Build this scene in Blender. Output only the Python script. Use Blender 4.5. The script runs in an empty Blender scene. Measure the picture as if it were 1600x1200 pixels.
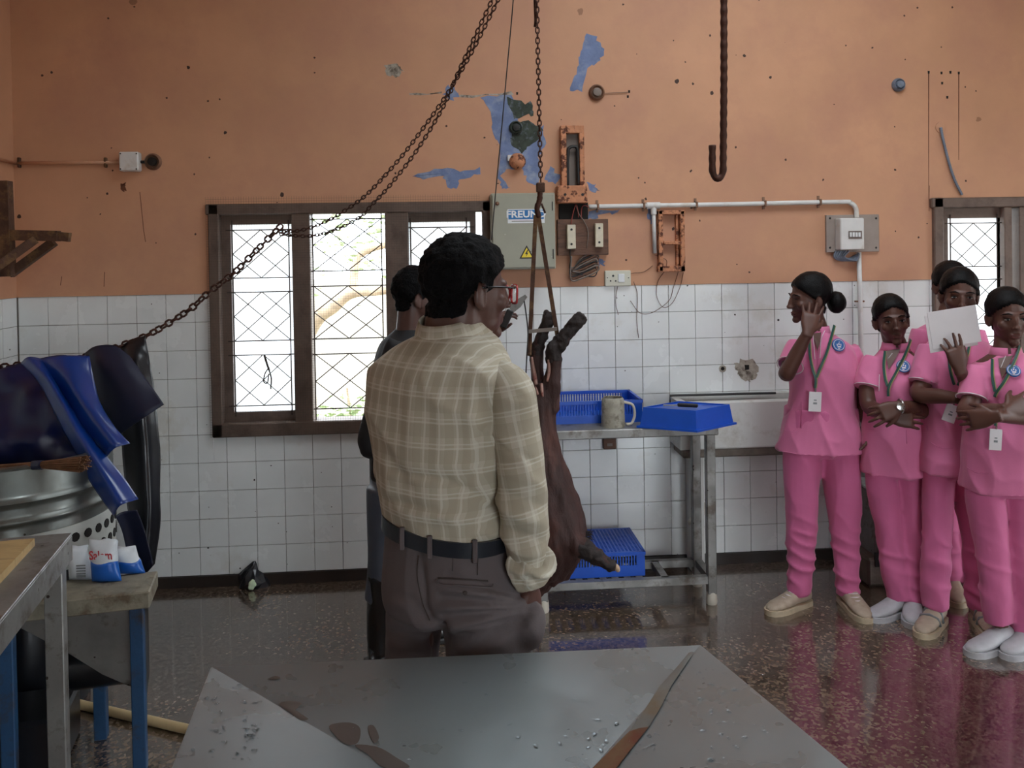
import bpy, bmesh, math, random
import numpy as np
from mathutils import Vector, Matrix
random.seed(7); RNG = np.random.default_rng(7)
SC = bpy.context.scene
COL = SC.collection

# ---------------------------------------------------------------- camera
F, CY, YAW, PITCH, ROLL, CAMH = 1350.0, 407.2, 0.0754, 0.0148, 0.0162, 1.70
D = 4.484                      # back wall (tile face) at Y = D
TILE = 0.14355; TX0 = -1.4202; ZT = 1.4923; ZB = 0.0567
CAM = np.array([0., 0., CAMH])
FW = np.array([math.sin(YAW)*math.cos(PITCH), math.cos(YAW)*math.cos(PITCH), -math.sin(PITCH)])
_r = np.array([math.cos(YAW), -math.sin(YAW), 0.]); _u = np.cross(_r, FW)
RT = math.cos(ROLL)*_r - math.sin(ROLL)*_u
UP = math.cos(ROLL)*_u + math.sin(ROLL)*_r
cam = bpy.data.cameras.new('camera'); camo = bpy.data.objects.new('camera', cam); COL.objects.link(camo)
cam.sensor_width = 36; cam.lens = F/1600*36; cam.shift_y = -(600-CY)/1600; cam.clip_start = 0.05
camo.matrix_world = Matrix(((RT[0], UP[0], -FW[0], CAM[0]), (RT[1], UP[1], -FW[1], CAM[1]), (RT[2], UP[2], -FW[2], CAM[2]), (0, 0, 0, 1)))
SC.camera = camo

# ---------------------------------------------------------------- light and exposure
wd = bpy.data.worlds.new('World'); SC.world = wd; wd.use_nodes = True
bg = wd.node_tree.nodes['Background']; bg.inputs[0].default_value = (0.87, 0.94, 1.0, 1); bg.inputs[1].default_value = 5.0
SC.view_settings.view_transform = 'Standard'; SC.view_settings.look = 'None'
SC.view_settings.gamma = 1; SC.view_settings.use_curve_mapping = False
SC.view_settings.exposure = 0.45

# ---------------------------------------------------------------- photo rays to points of the place
def ray(x, y): return FW + RT*(x-800)/F + UP*(CY-y)/F
def at(x, y, d): return CAM + d*ray(x, y)                     # at a distance d along the view
def onY(x, y, Y=D): r = ray(x, y); return CAM + r*(Y/r[1])    # on a plane parallel to the back wall
def onZ(x, y, z=0.): r = ray(x, y); return CAM + r*((z-CAMH)/r[2])
def onX(x, y, X): r = ray(x, y); return CAM + r*(X/r[0])

# ---------------------------------------------------------------- materials
def lin(c):
    c = [v/255 for v in c]
    return tuple((v/12.92 if v <= .04045 else ((v+.055)/1.055)**2.4) for v in c) + (1.,)
MATS = {}
def mat(name, col, rough=.5, metal=0., var=.12, scale=6., bump=0., bscale=60., spec=.5, coat=0., col2=None, c2=(.5, .62), c2scale=9.,
        spots=None, trans=0., sheen=0., stretch=None, rvar=0., sss=0.):
    m = bpy.data.materials.new(name); m.use_nodes = True; MATS[name] = m
    nt = m.node_tree; N = nt.nodes; L = nt.links; b = N['Principled BSDF']
    tc = N.new('ShaderNodeTexCoord'); co = tc.outputs['Object']
    if stretch:
        mp = N.new('ShaderNodeMapping'); mp.inputs['Scale'].default_value = stretch; L.new(co, mp.inputs[0]); co = mp.outputs[0]
    def noise(s, d=5, r=.6):
        n = N.new('ShaderNodeTexNoise'); n.inputs['Scale'].default_value = s; n.inputs['Detail'].default_value = d
        n.inputs['Roughness'].default_value = r; L.new(co, n.inputs[0]); return n.outputs[0]
    def ramp(src, a, b_, ca=(0, 0, 0, 1), cb=(1, 1, 1, 1)):
        r = N.new('ShaderNodeValToRGB'); r.color_ramp.elements[0].position = a; r.color_ramp.elements[1].position = b_
        r.color_ramp.elements[0].color = ca; r.color_ramp.elements[1].color = cb; L.new(src, r.inputs[0]); return r.outputs[0]
    def mix(f, a, c):
        x = N.new('ShaderNodeMix'); x.data_type = 'RGBA'
        if isinstance(f, float): x.inputs[0].default_value = f
        else: L.new(f, x.inputs[0])
        for s, v in ((6, a), (7, c)):
            if isinstance(v, tuple): x.inputs[s].default_value = v
            else: L.new(v, x.inputs[s])
        return x.outputs[2]
    c0 = lin(col)
    lo = tuple(v*(1-var) for v in c0[:3])+(1,); hi = tuple(min(1, v*(1+var)) for v in c0[:3])+(1,)
    out = ramp(noise(scale), .3, .7, lo, hi)
    if col2: out = mix(ramp(noise(c2scale, 8, .65), *c2), out, lin(col2))
    for sp in (spots or []):                                   # (colour, scale, radius, share of cells)
        sc_, sr, share = sp[1:4]
        v = N.new('ShaderNodeTexVoronoi'); v.inputs['Scale'].default_value = sc_; L.new(co, v.inputs[0])
        dn = N.new('ShaderNodeMath'); dn.operation = 'MULTIPLY_ADD'; L.new(noise(sc_*5, 3), dn.inputs[0]); dn.inputs[1].default_value = .16; L.new(v.outputs['Distance'], dn.inputs[2])
        inside = N.new('ShaderNodeMath'); inside.operation = 'LESS_THAN'; L.new(dn.outputs[0], inside.inputs[0]); inside.inputs[1].default_value = sr+.08
        sep = N.new('ShaderNodeSeparateColor'); L.new(v.outputs['Color'], sep.inputs[0])
        pick = N.new('ShaderNodeMath'); pick.operation = 'LESS_THAN'; L.new(sep.outputs[0], pick.inputs[0]); pick.inputs[1].default_value = share
        both = N.new('ShaderNodeMath'); both.operation = 'MULTIPLY'; L.new(inside.outputs[0], both.inputs[0]); L.new(pick.outputs[0], both.inputs[1])
        if len(sp) > 4:
            b2 = N.new('ShaderNodeMath'); b2.operation = 'MULTIPLY'; L.new(both.outputs[0], b2.inputs[0]); b2.inputs[1].default_value = sp[4]; both = b2
        out = mix(both.outputs[0], out, lin(sp[0]))
    L.new(out, b.inputs['Base Color'])
    b.inputs['Metallic'].default_value = metal; b.inputs['Specular IOR Level'].default_value = spec
    b.inputs['Coat Weight'].default_value = coat; b.inputs['Coat Roughness'].default_value = .08
    b.inputs['Transmission Weight'].default_value = trans; b.inputs['Sheen Weight'].default_value = sheen
    if rvar:
        L.new(ramp(noise(scale*1.7, 4), .35, .65, (max(.02, rough-rvar),)*3+(1,), (min(1, rough+rvar),)*3+(1,)), b.inputs['Roughness'])
    else: b.inputs['Roughness'].default_value = rough
    if bump:
        bp = N.new('ShaderNodeBump'); bp.inputs['Strength'].default_value = bump; bp.inputs['Distance'].default_value = .01
        L.new(noise(bscale, 6), bp.inputs['Height']); L.new(bp.outputs[0], b.inputs['Normal'])
    return m

# ---------------------------------------------------------------- mesh building
def V(*a): return np.array(a, float)
def nrm(v): v = np.asarray(v, float); return v/(np.linalg.norm(v)+1e-12)
def frame_of(d, hint=(0, 0, 1)):
    d = nrm(d); h = np.asarray(hint, float)
    if abs(d@nrm(h)) > .97: h = V(1, 0, 0) if abs(d[0]) < .8 else V(0, 1, 0)
    u = nrm(np.cross(h, d)); return u, np.cross(d, u), d
def rotz(a): c, s = math.cos(a), math.sin(a); return np.array([[c, -s, 0], [s, c, 0], [0, 0, 1.]])
def rotx(a): c, s = math.cos(a), math.sin(a); return np.array([[1, 0, 0], [0, c, -s], [0, s, c.real]])
def roty(a): c, s = math.cos(a), math.sin(a); return np.array([[c, 0, s], [0, 1, 0], [-s, 0, c]])
OFF = {}
class MB:
    def __init__(s): s.v = []; s.f = []; s.n = 0
    def add(s, v, f):
        v = np.asarray(v, float); s.v.append(v); s.f += [tuple(i+s.n for i in q) for q in f]; s.n += len(v); return s
    def box(s, c, size, R=None, bev=0.):
        hx, hy, hz = [q/2 for q in size]
        if bev > 0:
            b = min(bev, hx*.45, hy*.45, hz*.45); vs = []
            for sx in (-1, 1):
                for sy in (-1, 1):
                    for sz in (-1, 1):
                        vs += [(sx*(hx-b), sy*(hy-b), sz*hz), (sx*(hx-b), sy*hy, sz*(hz-b)), (sx*hx, sy*(hy-b), sz*(hz-b))]
            bm = bmesh.new(); [bm.verts.new(q) for q in vs]; bmesh.ops.convex_hull(bm, input=bm.verts[:]); bm.verts.index_update()
            v = np.array([q.co[:] for q in bm.verts]); f = [[q.index for q in p.verts] for p in bm.faces]; bm.free()
        else:
            v = np.array([(x, y, z) for x in (-hx, hx) for y in (-hy, hy) for z in (-hz, hz)])
            f = [(0, 1, 3, 2), (4, 6, 7, 5), (0, 4, 5, 1), (2, 3, 7, 6), (0, 2, 6, 4), (1, 5, 7, 3)]
        if R is not None: v = v@np.asarray(R).T
        return s.add(v+np.asarray(c, float), f)
    def span(s, a, b, bev=0.):                                # axis-aligned box between two corners
        a, b = np.minimum(a, b), np.maximum(a, b); return s.box((a+b)/2, b-a, None, bev)
    def bar(s, a, b, w, h, hint=(0, 0, 1), bev=0.):           # rectangular bar from a to b
        a, b = np.asarray(a, float), np.asarray(b, float); u, v, d = frame_of(b-a, hint)
        return s.box((a+b)/2, (w, h, np.linalg.norm(b-a)), np.stack([u, v, d], 1), bev)
    def loft(s, rings, caps=True, closed=False, ring_closed=True):
        rings = [np.asarray(r, float) for r in rings]; m = len(rings[0]); k = len(rings); v = np.concatenate(rings); f = []
        for i in range(k if closed else k-1):
            j = (i+1) % k
            for q in range(m if ring_closed else m-1):
                q2 = (q+1) % m; f.append((i*m+q, i*m+q2, j*m+q2, j*m+q))
        if caps and not closed and ring_closed:
            v = np.concatenate([v, [rings[0].mean(0)], [rings[-1].mean(0)]])
            for q in range(m):
                q2 = (q+1) % m; f.append((k*m, q2, q)); f.append((k*m+1, (k-1)*m+q, (k-1)*m+q2))
        return s.add(v, f)
    def tube(s, pts, r, seg=8, closed=False, caps=True):
        pts = [np.asarray(p, float) for p in pts]; k = len(pts); rr = r if hasattr(r, '__len__') else [r]*k; rings = []; u = None
        for i in range(k):
            a = pts[(i-1) % k] if (closed or i > 0) else pts[i]; b = pts[(i+1) % k] if (closed or i < k-1) else pts[i]
            d = nrm(b-a)
            if u is None: u = frame_of(d)[0]
            u = nrm(u-d*(u@d)); w = np.cross(d, u)
            rings.append([pts[i]+rr[i]*(math.cos(t)*u+math.sin(t)*w) for t in np.linspace(0, 2*math.pi, seg, endpoint=False)])
        return s.loft(rings, caps, closed)
    def lathe(s, prof, o, ax=(0, 0, 1), seg=24, caps=True):   # profile of (radius, height)
        u, w, d = frame_of(ax); o = np.asarray(o, float)
        return s.loft([[o+h*d+max(r, 1e-4)*(math.cos(t)*u+math.sin(t)*w) for t in np.linspace(0, 2*math.pi, seg, endpoint=False)] for r, h in prof], caps)
    def ell(s, c, r, R=None, nu=16, nv=10):
        c = np.asarray(c, float); R = np.eye(3) if R is None else np.asarray(R); rings = []
        for i in range(1, nv):
            p = math.pi*i/nv
            rings.append([c+R@(np.array([math.sin(p)*math.cos(t), math.sin(p)*math.sin(t), -math.cos(p)])*r) for t in np.linspace(0, 2*math.pi, nu, endpoint=False)])
        m = nu; s.loft(rings, False); base = s.n-len(rings)*m
        s.add([c+R@(np.array([0, 0, -1.])*r), c+R@(np.array([0, 0, 1.])*r)], [])
        a, b = s.n-2, s.n-1
        for q in range(m):
            q2 = (q+1) % m; s.f.append((a, base+q2, base+q)); s.f.append((b, base+(nv-2)*m+q, base+(nv-2)*m+q2))
        return s
    def prism(s, poly, t):                                    # poly: 3D outline, t: thickness vector
        p = np.asarray(poly, float); n = len(p); t = np.asarray(t, float)
        f = [tuple(range(n))[::-1], tuple(range(n, 2*n))]+[(i, (i+1) % n, n+(i+1) % n, n+i) for i in range(n)]
        return s.add(np.concatenate([p, p+t]), f)
    def arr(s): return np.concatenate(s.v) if s.v else np.zeros((0, 3))
    def build(s, name, m, parent=None, smooth=False, fix=True, loc=None):
        v = s.arr()
        off = OFF[parent.name] if parent is not None else (np.asarray(loc, float) if loc is not None else np.zeros(3))
        me = bpy.data.meshes.new(name); me.from_pydata((v-off).tolist(), [], s.f)
        return finish(name, me, m, parent, smooth, fix, off)
def finish(name, me, m, parent, smooth, fix, off):
    if fix:
        bm = bmesh.new(); bm.from_mesh(me); bmesh.ops.recalc_face_normals(bm, faces=bm.faces[:]); bm.to_mesh(me); bm.free()
    if smooth is True:
        me.polygons.foreach_set('use_smooth', [True]*len(me.polygons))
    elif smooth:
        me.polygons.foreach_set('use_smooth', [True]*len(me.polygons)); me.set_sharp_from_angle(angle=math.radians(smooth))
    o = bpy.data.objects.new(name, me); COL.objects.link(o)
    if m is not None: me.materials.append(MATS[m] if isinstance(m, str) else m)
    if parent is not None: o.parent = parent; OFF[o.name] = off
    else: o.location = off; OFF[o.name] = off
    return o
def thing(name, loc, label, cat, group=None):
    o = bpy.data.objects.new(name, None); o.empty_display_size = .05; COL.objects.link(o); o.location = loc; OFF[o.name] = np.asarray(loc, float)
    return tag(o, label, cat, group)
def tag(o, label=None, cat=None, group=None, kind=None):
    for k, v in (('label', label), ('category', cat), ('group', group), ('kind', kind)):
        if v: o[k] = v
    return o
def copy_part(src, parent, M4):
    o = src.copy(); COL.objects.link(o); o.parent = parent; o.matrix_local = M4; OFF[o.name] = OFF[parent.name]; return o
def spline(pts, n, closed=False):                             # Catmull-Rom through points
    P = [np.asarray(p, float) for p in pts]; k = len(P); out = []
    segs = k if closed else k-1
    for i in range(segs):
        p1, p2 = P[i], P[(i+1) % k]
        p0 = P[(i-1) % k] if closed or i > 0 else 2*p1-p2; p3 = P[(i+2) % k] if closed or i < k-2 else 2*p2-p1
        for t in np.linspace(0, 1, n, endpoint=False):
            out.append(.5*((2*p1)+(-p0+p2)*t+(2*p0-5*p1+4*p2-p3)*t*t+(-p0+3*p1-3*p2+p3)*t**3))
    if not closed: out.append(P[-1])
    return out
def resample(pts, step):
    P = np.array(pts); d = np.r_[0, np.cumsum(np.linalg.norm(np.diff(P, axis=0), axis=1))]; n = max(2, int(d[-1]/step)+1)
    t = np.arange(n)*step; return np.stack([np.interp(t, d, P[:, k]) for k in range(3)], 1)
# vectorised value noise for folds and lumps
_tab = RNG.random((64, 64, 64))
def vnoise(p):
    p = np.asarray(p, float); i = np.floor(p).astype(int); f = p-i; f = f*f*(3-2*f); r = 0
    for dx in (0, 1):
        for dy in (0, 1):
            for dz in (0, 1):
                w = (f[:, 0] if dx else 1-f[:, 0])*(f[:, 1] if dy else 1-f[:, 1])*(f[:, 2] if dz else 1-f[:, 2])
                r = r+w*_tab[(i[:, 0]+dx) % 64, (i[:, 1]+dy) % 64, (i[:, 2]+dz) % 64]
    return r*2-1
def fuse(mb, voxel, smooth=3, disp=None, target=None):
    """closed shapes melted into one skin; disp(v, n) -> signed offset along the normal"""
    me = bpy.data.meshes.new('t'); me.from_pydata(mb.arr().tolist(), [], mb.f)
    bm = bmesh.new(); bm.from_mesh(me); bmesh.ops.recalc_face_normals(bm, faces=bm.faces[:]); bm.to_mesh(me); bm.free()
    o = bpy.data.objects.new('t', me); COL.objects.link(o)
    md = o.modifiers.new('r', 'REMESH'); md.mode = 'VOXEL'; md.voxel_size = voxel
    if smooth: sm = o.modifiers.new('s', 'SMOOTH'); sm.factor = .5; sm.iterations = smooth
    dg = bpy.context.evaluated_depsgraph_get(); dg.update(); ev = o.evaluated_get(dg); out = bpy.data.meshes.new_from_object(ev)
    bpy.data.objects.remove(o); bpy.data.meshes.remove(me)
    n = len(out.vertices); v = np.empty(n*3); out.vertices.foreach_get('co', v); v = v.reshape(-1, 3)
    if disp is not None:
        nn = np.empty(n*3); out.vertices.foreach_get('normal', nn); nn = nn.reshape(-1, 3)
        dd = disp(v, nn); v = v+(dd if dd.ndim == 2 else nn*dd[:, None]); out.vertices.foreach_set('co', v.ravel()); out.update()
    return out, v
def place(me, name, m, parent, off=None, smooth=True):
    off = OFF[parent.name] if parent is not None else np.asarray(off, float)
    n = len(me.vertices); v = np.empty(n*3); me.vertices.foreach_get('co', v); v = v.reshape(-1, 3)-off; me.vertices.foreach_set('co', v.ravel()); me.update()
    me.name = name; me.materials.clear()
    return finish(name, me, m, parent, smooth, False, off)
def text_mesh(s, size, extrude=.0004, bold=0.):
    c = bpy.data.curves.new('t', 'FONT'); c.body = s; c.size = size; c.extrude = extrude; c.offset = bold; c.align_x = 'CENTER'; c.align_y = 'CENTER'; c.resolution_u = 2
    o = bpy.data.objects.new('t', c); COL.objects.link(o); dg = bpy.context.evaluated_depsgraph_get(); dg.update()
    me = bpy.data.meshes.new_from_object(o.evaluated_get(dg)); bpy.data.objects.remove(o)
    n = len(me.vertices); v = np.empty(n*3); me.vertices.foreach_get('co', v); f = [tuple(p.vertices) for p in me.polygons]; return v.reshape(-1, 3), f
def text_on(name, s, size, c, u, w, m, parent, sx=1., bold=0.):
    """flat lettering at c, reading along u with up w"""
    v, f = text_mesh(s, size, bold=bold); u, w = nrm(u), nrm(w); nn = np.cross(u, w)
    return MB().add(np.asarray(c)+v[:, :1]*sx*u+v[:, 1:2]*w+v[:, 2:]*nn, f).build(name, m, parent, fix=False)
def disp_cloth(amp=.004, s=9., aniso=(1, 1, .45)):
    a = np.array(aniso)*s
    def f(v, n): return amp*(vnoise(v*a+3.1)+.55*vnoise(v*a*2.2+17.))
    return f
# ================================================================= materials of the setting
mat('orange_paint', (200, 150, 117), .62, var=.10, scale=1.6, bump=.12, bscale=14, col2=(190, 139, 113), c2=(.45, .7), c2scale=2.2,
    spots=[((58, 36, 26), 7, .05, .36), ((70, 42, 30), 15, .085, .2), ((62, 40, 30), 4.3, .035, .7), ((120, 78, 52), 3.2, .05, .3, .6)])
mat('white_tile', (226, 229, 228), .22, var=.05, scale=3, rvar=.08, col2=(198, 193, 180), c2=(.56, .78), c2scale=2.6, bump=.02, bscale=5,
    spots=[((50, 44, 38), 12, .05, .32), ((60, 52, 44), 26, .075, .14)])
mat('grout', (136, 132, 124), .9, var=.25, scale=20)
mat('skirting_dark', (44, 36, 32), .45, var=.3, scale=8)
mat('ceiling_paint', (206, 200, 190), .9)
mat('brown_frame', (108, 90, 80), .5, var=.2, scale=6, bump=.15, bscale=40, col2=(84, 68, 60), c2=(.5, .7))
mat('mesh_wire', (84, 76, 66), .5, metal=.4)
mat('iron_bar', (58, 44, 38), .6, metal=.3)
mat('blue_patch', (112, 128, 166), .75, var=.2, scale=14, col2=(150, 160, 178), c2=(.5, .7), c2scale=18, bump=.2, bscale=50)
mat('mould', (56, 64, 56), .85, var=.4, scale=30, col2=(96, 104, 110), c2=(.52, .62), c2scale=25)
mat('bare_plaster', (168, 160, 148), .9, var=.25, scale=25, bump=.5, bscale=40, col2=(96, 86, 76), c2=(.5, .62), c2scale=22)
mat('dark_hole', (24, 20, 18), .9)
mat('stain', (104, 60, 40), .8, var=.3, scale=20)

# ---------------------------------------------------------------- floor: wet terrazzo
def floor_mat():
    m = bpy.data.materials.new('wet_terrazzo'); m.use_nodes = True; MATS['wet_terrazzo'] = m
    nt = m.node_tree; N = nt.nodes; L = nt.links; b = N['Principled BSDF']; tc = N.new('ShaderNodeTexCoord'); co = tc.outputs['Object']
    v = N.new('ShaderNodeTexVoronoi'); v.inputs['Scale'].default_value = 92; L.new(co, v.inputs[0])
    sep = N.new('ShaderNodeSeparateColor'); L.new(v.outputs['Color'], sep.inputs[0])
    r = N.new('ShaderNodeValToRGB'); e = r.color_ramp.elements; e[0].position = 0; e[0].color = lin((50, 40, 34)); e[1].position = 1; e[1].color = lin((138, 122, 108))
    for p, c in ((.33, (84, 70, 60)), (.67, (112, 97, 84))): q = e.new(p); q.color = lin(c)
    L.new(sep.outputs[1], r.inputs[0])
    n = N.new('ShaderNodeTexNoise'); n.inputs['Scale'].default_value = 1.3; n.inputs['Detail'].default_value = 6; L.new(co, n.inputs[0])
    r2 = N.new('ShaderNodeValToRGB'); r2.color_ramp.elements[0].position = .35; r2.color_ramp.elements[1].position = .65
    r2.color_ramp.elements[0].color = (.5, .44, .42, 1); r2.color_ramp.elements[1].color = (1.0, .97, .92, 1); L.new(n.outputs[0], r2.inputs[0])
    mx = N.new('ShaderNodeMix'); mx.data_type = 'RGBA'; mx.blend_type = 'MULTIPLY'; mx.inputs[0].default_value = 1; L.new(r.outputs[0], mx.inputs[6]); L.new(r2.outputs[0], mx.inputs[7])
    L.new(mx.outputs[2], b.inputs['Base Color'])
    n2 = N.new('ShaderNodeTexNoise'); n2.inputs['Scale'].default_value = 2.1; n2.inputs['Detail'].default_value = 4; L.new(co, n2.inputs[0])
    r3 = N.new('ShaderNodeValToRGB'); r3.color_ramp.elements[0].position = .4; r3.color_ramp.elements[1].position = .62
    r3.color_ramp.elements[0].color = (.09,)*3+(1,); r3.color_ramp.elements[1].color = (.24,)*3+(1,); L.new(n2.outputs[0], r3.inputs[0]); L.new(r3.outputs[0], b.inputs['Roughness'])
    b.inputs['Specular IOR Level'].default_value = .5
    b.inputs['Coat Weight'].default_value = 1.; b.inputs['Coat Roughness'].default_value = .09; b.inputs['Coat IOR'].default_value = 1.8
    bp = N.new('ShaderNodeBump'); bp.inputs['Strength'].default_value = .10; bp.inputs['Distance'].default_value = .004; L.new(v.outputs['Distance'], bp.inputs['Height'])
    L.new(bp.outputs[0], b.inputs['Normal'])
    n3 = N.new('ShaderNodeTexNoise'); n3.inputs['Scale'].default_value = 7; L.new(co, n3.inputs[0])
    bp2 = N.new('ShaderNodeBump'); bp2.inputs['Strength'].default_value = .05; bp2.inputs['Distance'].default_value = .01; L.new(n3.outputs[0], bp2.inputs['Height']); bp3 = N.new('ShaderNodeBump'); bp3.inputs['Strength'].default_value = .16; bp3.inputs['Distance'].default_value = .002; L.new(sep.outputs[0], bp3.inputs['Height']); L.new(bp2.outputs[0], bp3.inputs['Normal']); L.new(bp3.outputs[0], b.inputs['Coat Normal'])
floor_mat()

# ---------------------------------------------------------------- room shell
XL = onY(22, 300)[0]; XR = 5.6; YB = -3.2; ZC = 3.9
WT = .23
tag(MB().span((XL-.25, YB, -.12), (XR+.2, D+.3, 0)).build('floor', 'wet_terrazzo'), kind='structure', label='wet brown speckled terrazzo floor')
mb = MB()
for _a in ((XL-.3, .3, YB, D+.4), (2.6, XR+.3, YB, D+.4), (.3, 2.6, YB, 1.9), (.3, 2.6, 3.4, D+.4)): mb.span((_a[0], _a[2], ZC), (_a[1], _a[3], ZC+.15))   # unseen skylight, added so light falls from above
tag(mb.build('ceiling', 'ceiling_paint'), kind='structure', label='pale painted ceiling slab with an unseen skylight added for light')
# window rectangles on the wall (x0, x1, z0, z1)
a, b_ = onY(330, 500), onY(772, 500); c, d_ = onY(450, 679), onY(450, 318)
WIN1 = (a[0], b_[0], c[2], d_[2])
a = onY(1456, 450); d_ = onY(1500, 309)
WIN2 = (a[0], a[0]+1.5, WIN1[2], d_[2])
def cut(rect, holes):
    out = [rect]
    for hx0, hx1, hz0, hz1 in holes:
        nxt = []
        for x0, x1, z0, z1 in out:
            if hx1 <= x0+1e-6 or hx0 >= x1-1e-6 or hz1 <= z0+1e-6 or hz0 >= z1-1e-6: nxt.append((x0, x1, z0, z1)); continue
            if hx0 > x0: nxt.append((x0, hx0, z0, z1))
            if hx1 < x1: nxt.append((hx1, x1, z0, z1))
            mx0, mx1 = max(x0, hx0), min(x1, hx1)
            if hz0 > z0: nxt.append((mx0, mx1, z0, hz0))
            if hz1 < z1: nxt.append((mx0, mx1, hz1, z1))
        out = nxt
    return [q for q in out if q[1]-q[0] > .004 and q[3]-q[2] > .004]
mb = MB()
for x0, x1, z0, z1 in cut((XL-.2, XR+.2, ZT, ZC), [WIN1, WIN2]): mb.span((x0, D-.005, z0), (x1, D+WT, z1))
wall_back = tag(mb.build('wall_back', 'orange_paint'), kind='structure', label='orange painted back wall above a white tiled dado')
mb = MB()
for x0, x1, z0, z1 in cut((XL-.2, XR+.2, -.1, ZT), [WIN1, WIN2]): mb.span((x0, D+.007, z0), (x1, D+WT, z1))
mb.build('grout_bed', 'grout', wall_back)
MB().span((XL, D-.012, 0), (XR, D+.02, ZB)).build('skirting', 'skirting_dark', wall_back)
# tiles, each a piece of its own
tiles = []
for i in range(math.floor((XL-TX0)/TILE), math.ceil((XR-TX0)/TILE)):
    for k in range(10):
        g = .0012
        for q in cut((max(XL, TX0+i*TILE+g), TX0+(i+1)*TILE-g, ZT-(k+1)*TILE+g, ZT-k*TILE-g), [WIN1, WIN2]):
            if q[1]-q[0] > .01 and q[3]-q[2] > .01: tiles.append(q)
def wpix(X, Z, Y=D):
    d = np.array([X, Y, Z])-CAM; z = d@FW; return 800+F*(d@RT)/z, CY-F*(d@UP)/z
def hid(q):
    x, y = wpix((q[0]+q[1])/2, (q[2]+q[3])/2)
    if x > 1595 or x < 0: return 3
    if 600 < x < 838 and y > 500: return 2
    if x < 200 and y > 600: return 2
    if (1240 < x < 1330 and 480 < y) or (1375 < x < 1600 and y > 500): return 1
    return 0
tiles.sort(key=hid)
shared = None; rest = MB(); nt_ = 0
full = [q for q in tiles if abs(q[1]-q[0]-TILE+.0024) < 1e-4 and abs(q[3]-q[2]-TILE+.0024) < 1e-4]
for q in tiles:
    isfull = abs(q[1]-q[0]-TILE+.0024) < 1e-4 and abs(q[3]-q[2]-TILE+.0024) < 1e-4
    yo = RNG.uniform(-.0009, .0009)
    if nt_ < 296 and hid(q) < 3:
        if isfull:
            c = ((q[0]+q[1])/2, D+.004+yo, (q[2]+q[3])/2)
            if shared is None:
                o = MB().box((0, 0, 0), (q[1]-q[0], .008, q[3]-q[2]), bev=.0012).build('tile', 'white_tile'); o.parent = wall_back; o.location = c; shared = o
            else: o = shared.copy(); COL.objects.link(o); o.location = c
            o.rotation_euler = (RNG.uniform(-.004, .004), 0, RNG.uniform(-.004, .004))
        else: MB().span((q[0], D+yo, q[2]), (q[1], D+.008+yo, q[3]), bev=.0012).build('tile', 'white_tile', wall_back)
        nt_ += 1
    else: rest.span((q[0], D+yo, q[2]), (q[1], D+.008+yo, q[3]))
tag(rest.build('far_tiles', 'white_tile', wall_back), kind='stuff')
# tile look: give every tile its own stain by world position
for mm in ('white_tile',):
    nt = MATS[mm].node_tree
    tc = [n for n in nt.nodes if n.type == 'TEX_COORD'][0]; geo = nt.nodes.new('ShaderNodeNewGeometry')
    for l in list(nt.links):
        if l.from_node == tc: nt.links.new(geo.outputs['Position'], l.to_socket)
# left wall
wall_left = tag(MB().span((XL-.25, YB, ZT), (XL+.004, D, ZC)).build('wall_left', 'orange_paint'), kind='structure', label='orange painted wall at the left corner')
MB().span((XL-.25, YB, 0), (XL-.008, D, ZT)).build('grout_bed', 'grout', wall_left)
mb = MB()
for i in range(36):
    for k in range(10):
        y1 = D-i*TILE-.0016; z1 = ZT-k*TILE-.0016; mb.span((XL-.008, y1-TILE+.0024, z1-TILE+.0024), (XL, y1, z1))
tag(mb.build('side_tiles', 'white_tile', wall_left), kind='stuff')
# right wall with a doorway to the yard and a rear wall with a wide opening (both openings unseen, placed and sized to light the room)
mb = MB()
for y0, y1, z0, z1 in cut((YB, D+.23, 0, ZC), [(.8, 3.0, 0, 2.3)]): mb.span((XR, y0, z0), (XR+.2, y1, z1))
tag(mb.build('wall_right', 'orange_paint'), kind='structure', label='orange painted side wall with an unseen doorway sized for the light')
mb = MB()
for x0, x1, z0, z1 in cut((XL-.25, XR+.2, 0, ZC), [(.8, 3.9, .6, 2.7)]): mb.span((x0, YB-.2, z0), (x1, YB, z1))
tag(mb.build('wall_front', 'orange_paint'), kind='structure', label='orange painted wall with an unseen opening sized for the light behind the viewer')

# ---------------------------------------------------------------- windows
mat('frosted_glass', (235, 240, 242), .35, var=.03)
_nt = MATS['frosted_glass'].node_tree
_tr = _nt.nodes.new('ShaderNodeBsdfTranslucent'); _tr.inputs[0].default_value = (.9, .93, .95, 1); _nt.links.new(_tr.outputs[0], _nt.nodes['Material Output'].inputs[0])
mat('clear_glass', (255, 255, 255), .02, trans=1.)
_nt = MATS['clear_glass'].node_tree
_tp = _nt.nodes.new('ShaderNodeBsdfTransparent'); _gl = _nt.nodes.new('ShaderNodeBsdfGlossy'); _gl.inputs['Roughness'].default_value = .02; _ms = _nt.nodes.new('ShaderNodeMixShader'); _ms.inputs[0].default_value = .06
_nt.links.new(_tp.outputs[0], _ms.inputs[1]); _nt.links.new(_gl.outputs[0], _ms.inputs[2]); _nt.links.new(_ms.outputs[0], _nt.nodes['Material Output'].inputs[0])
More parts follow.
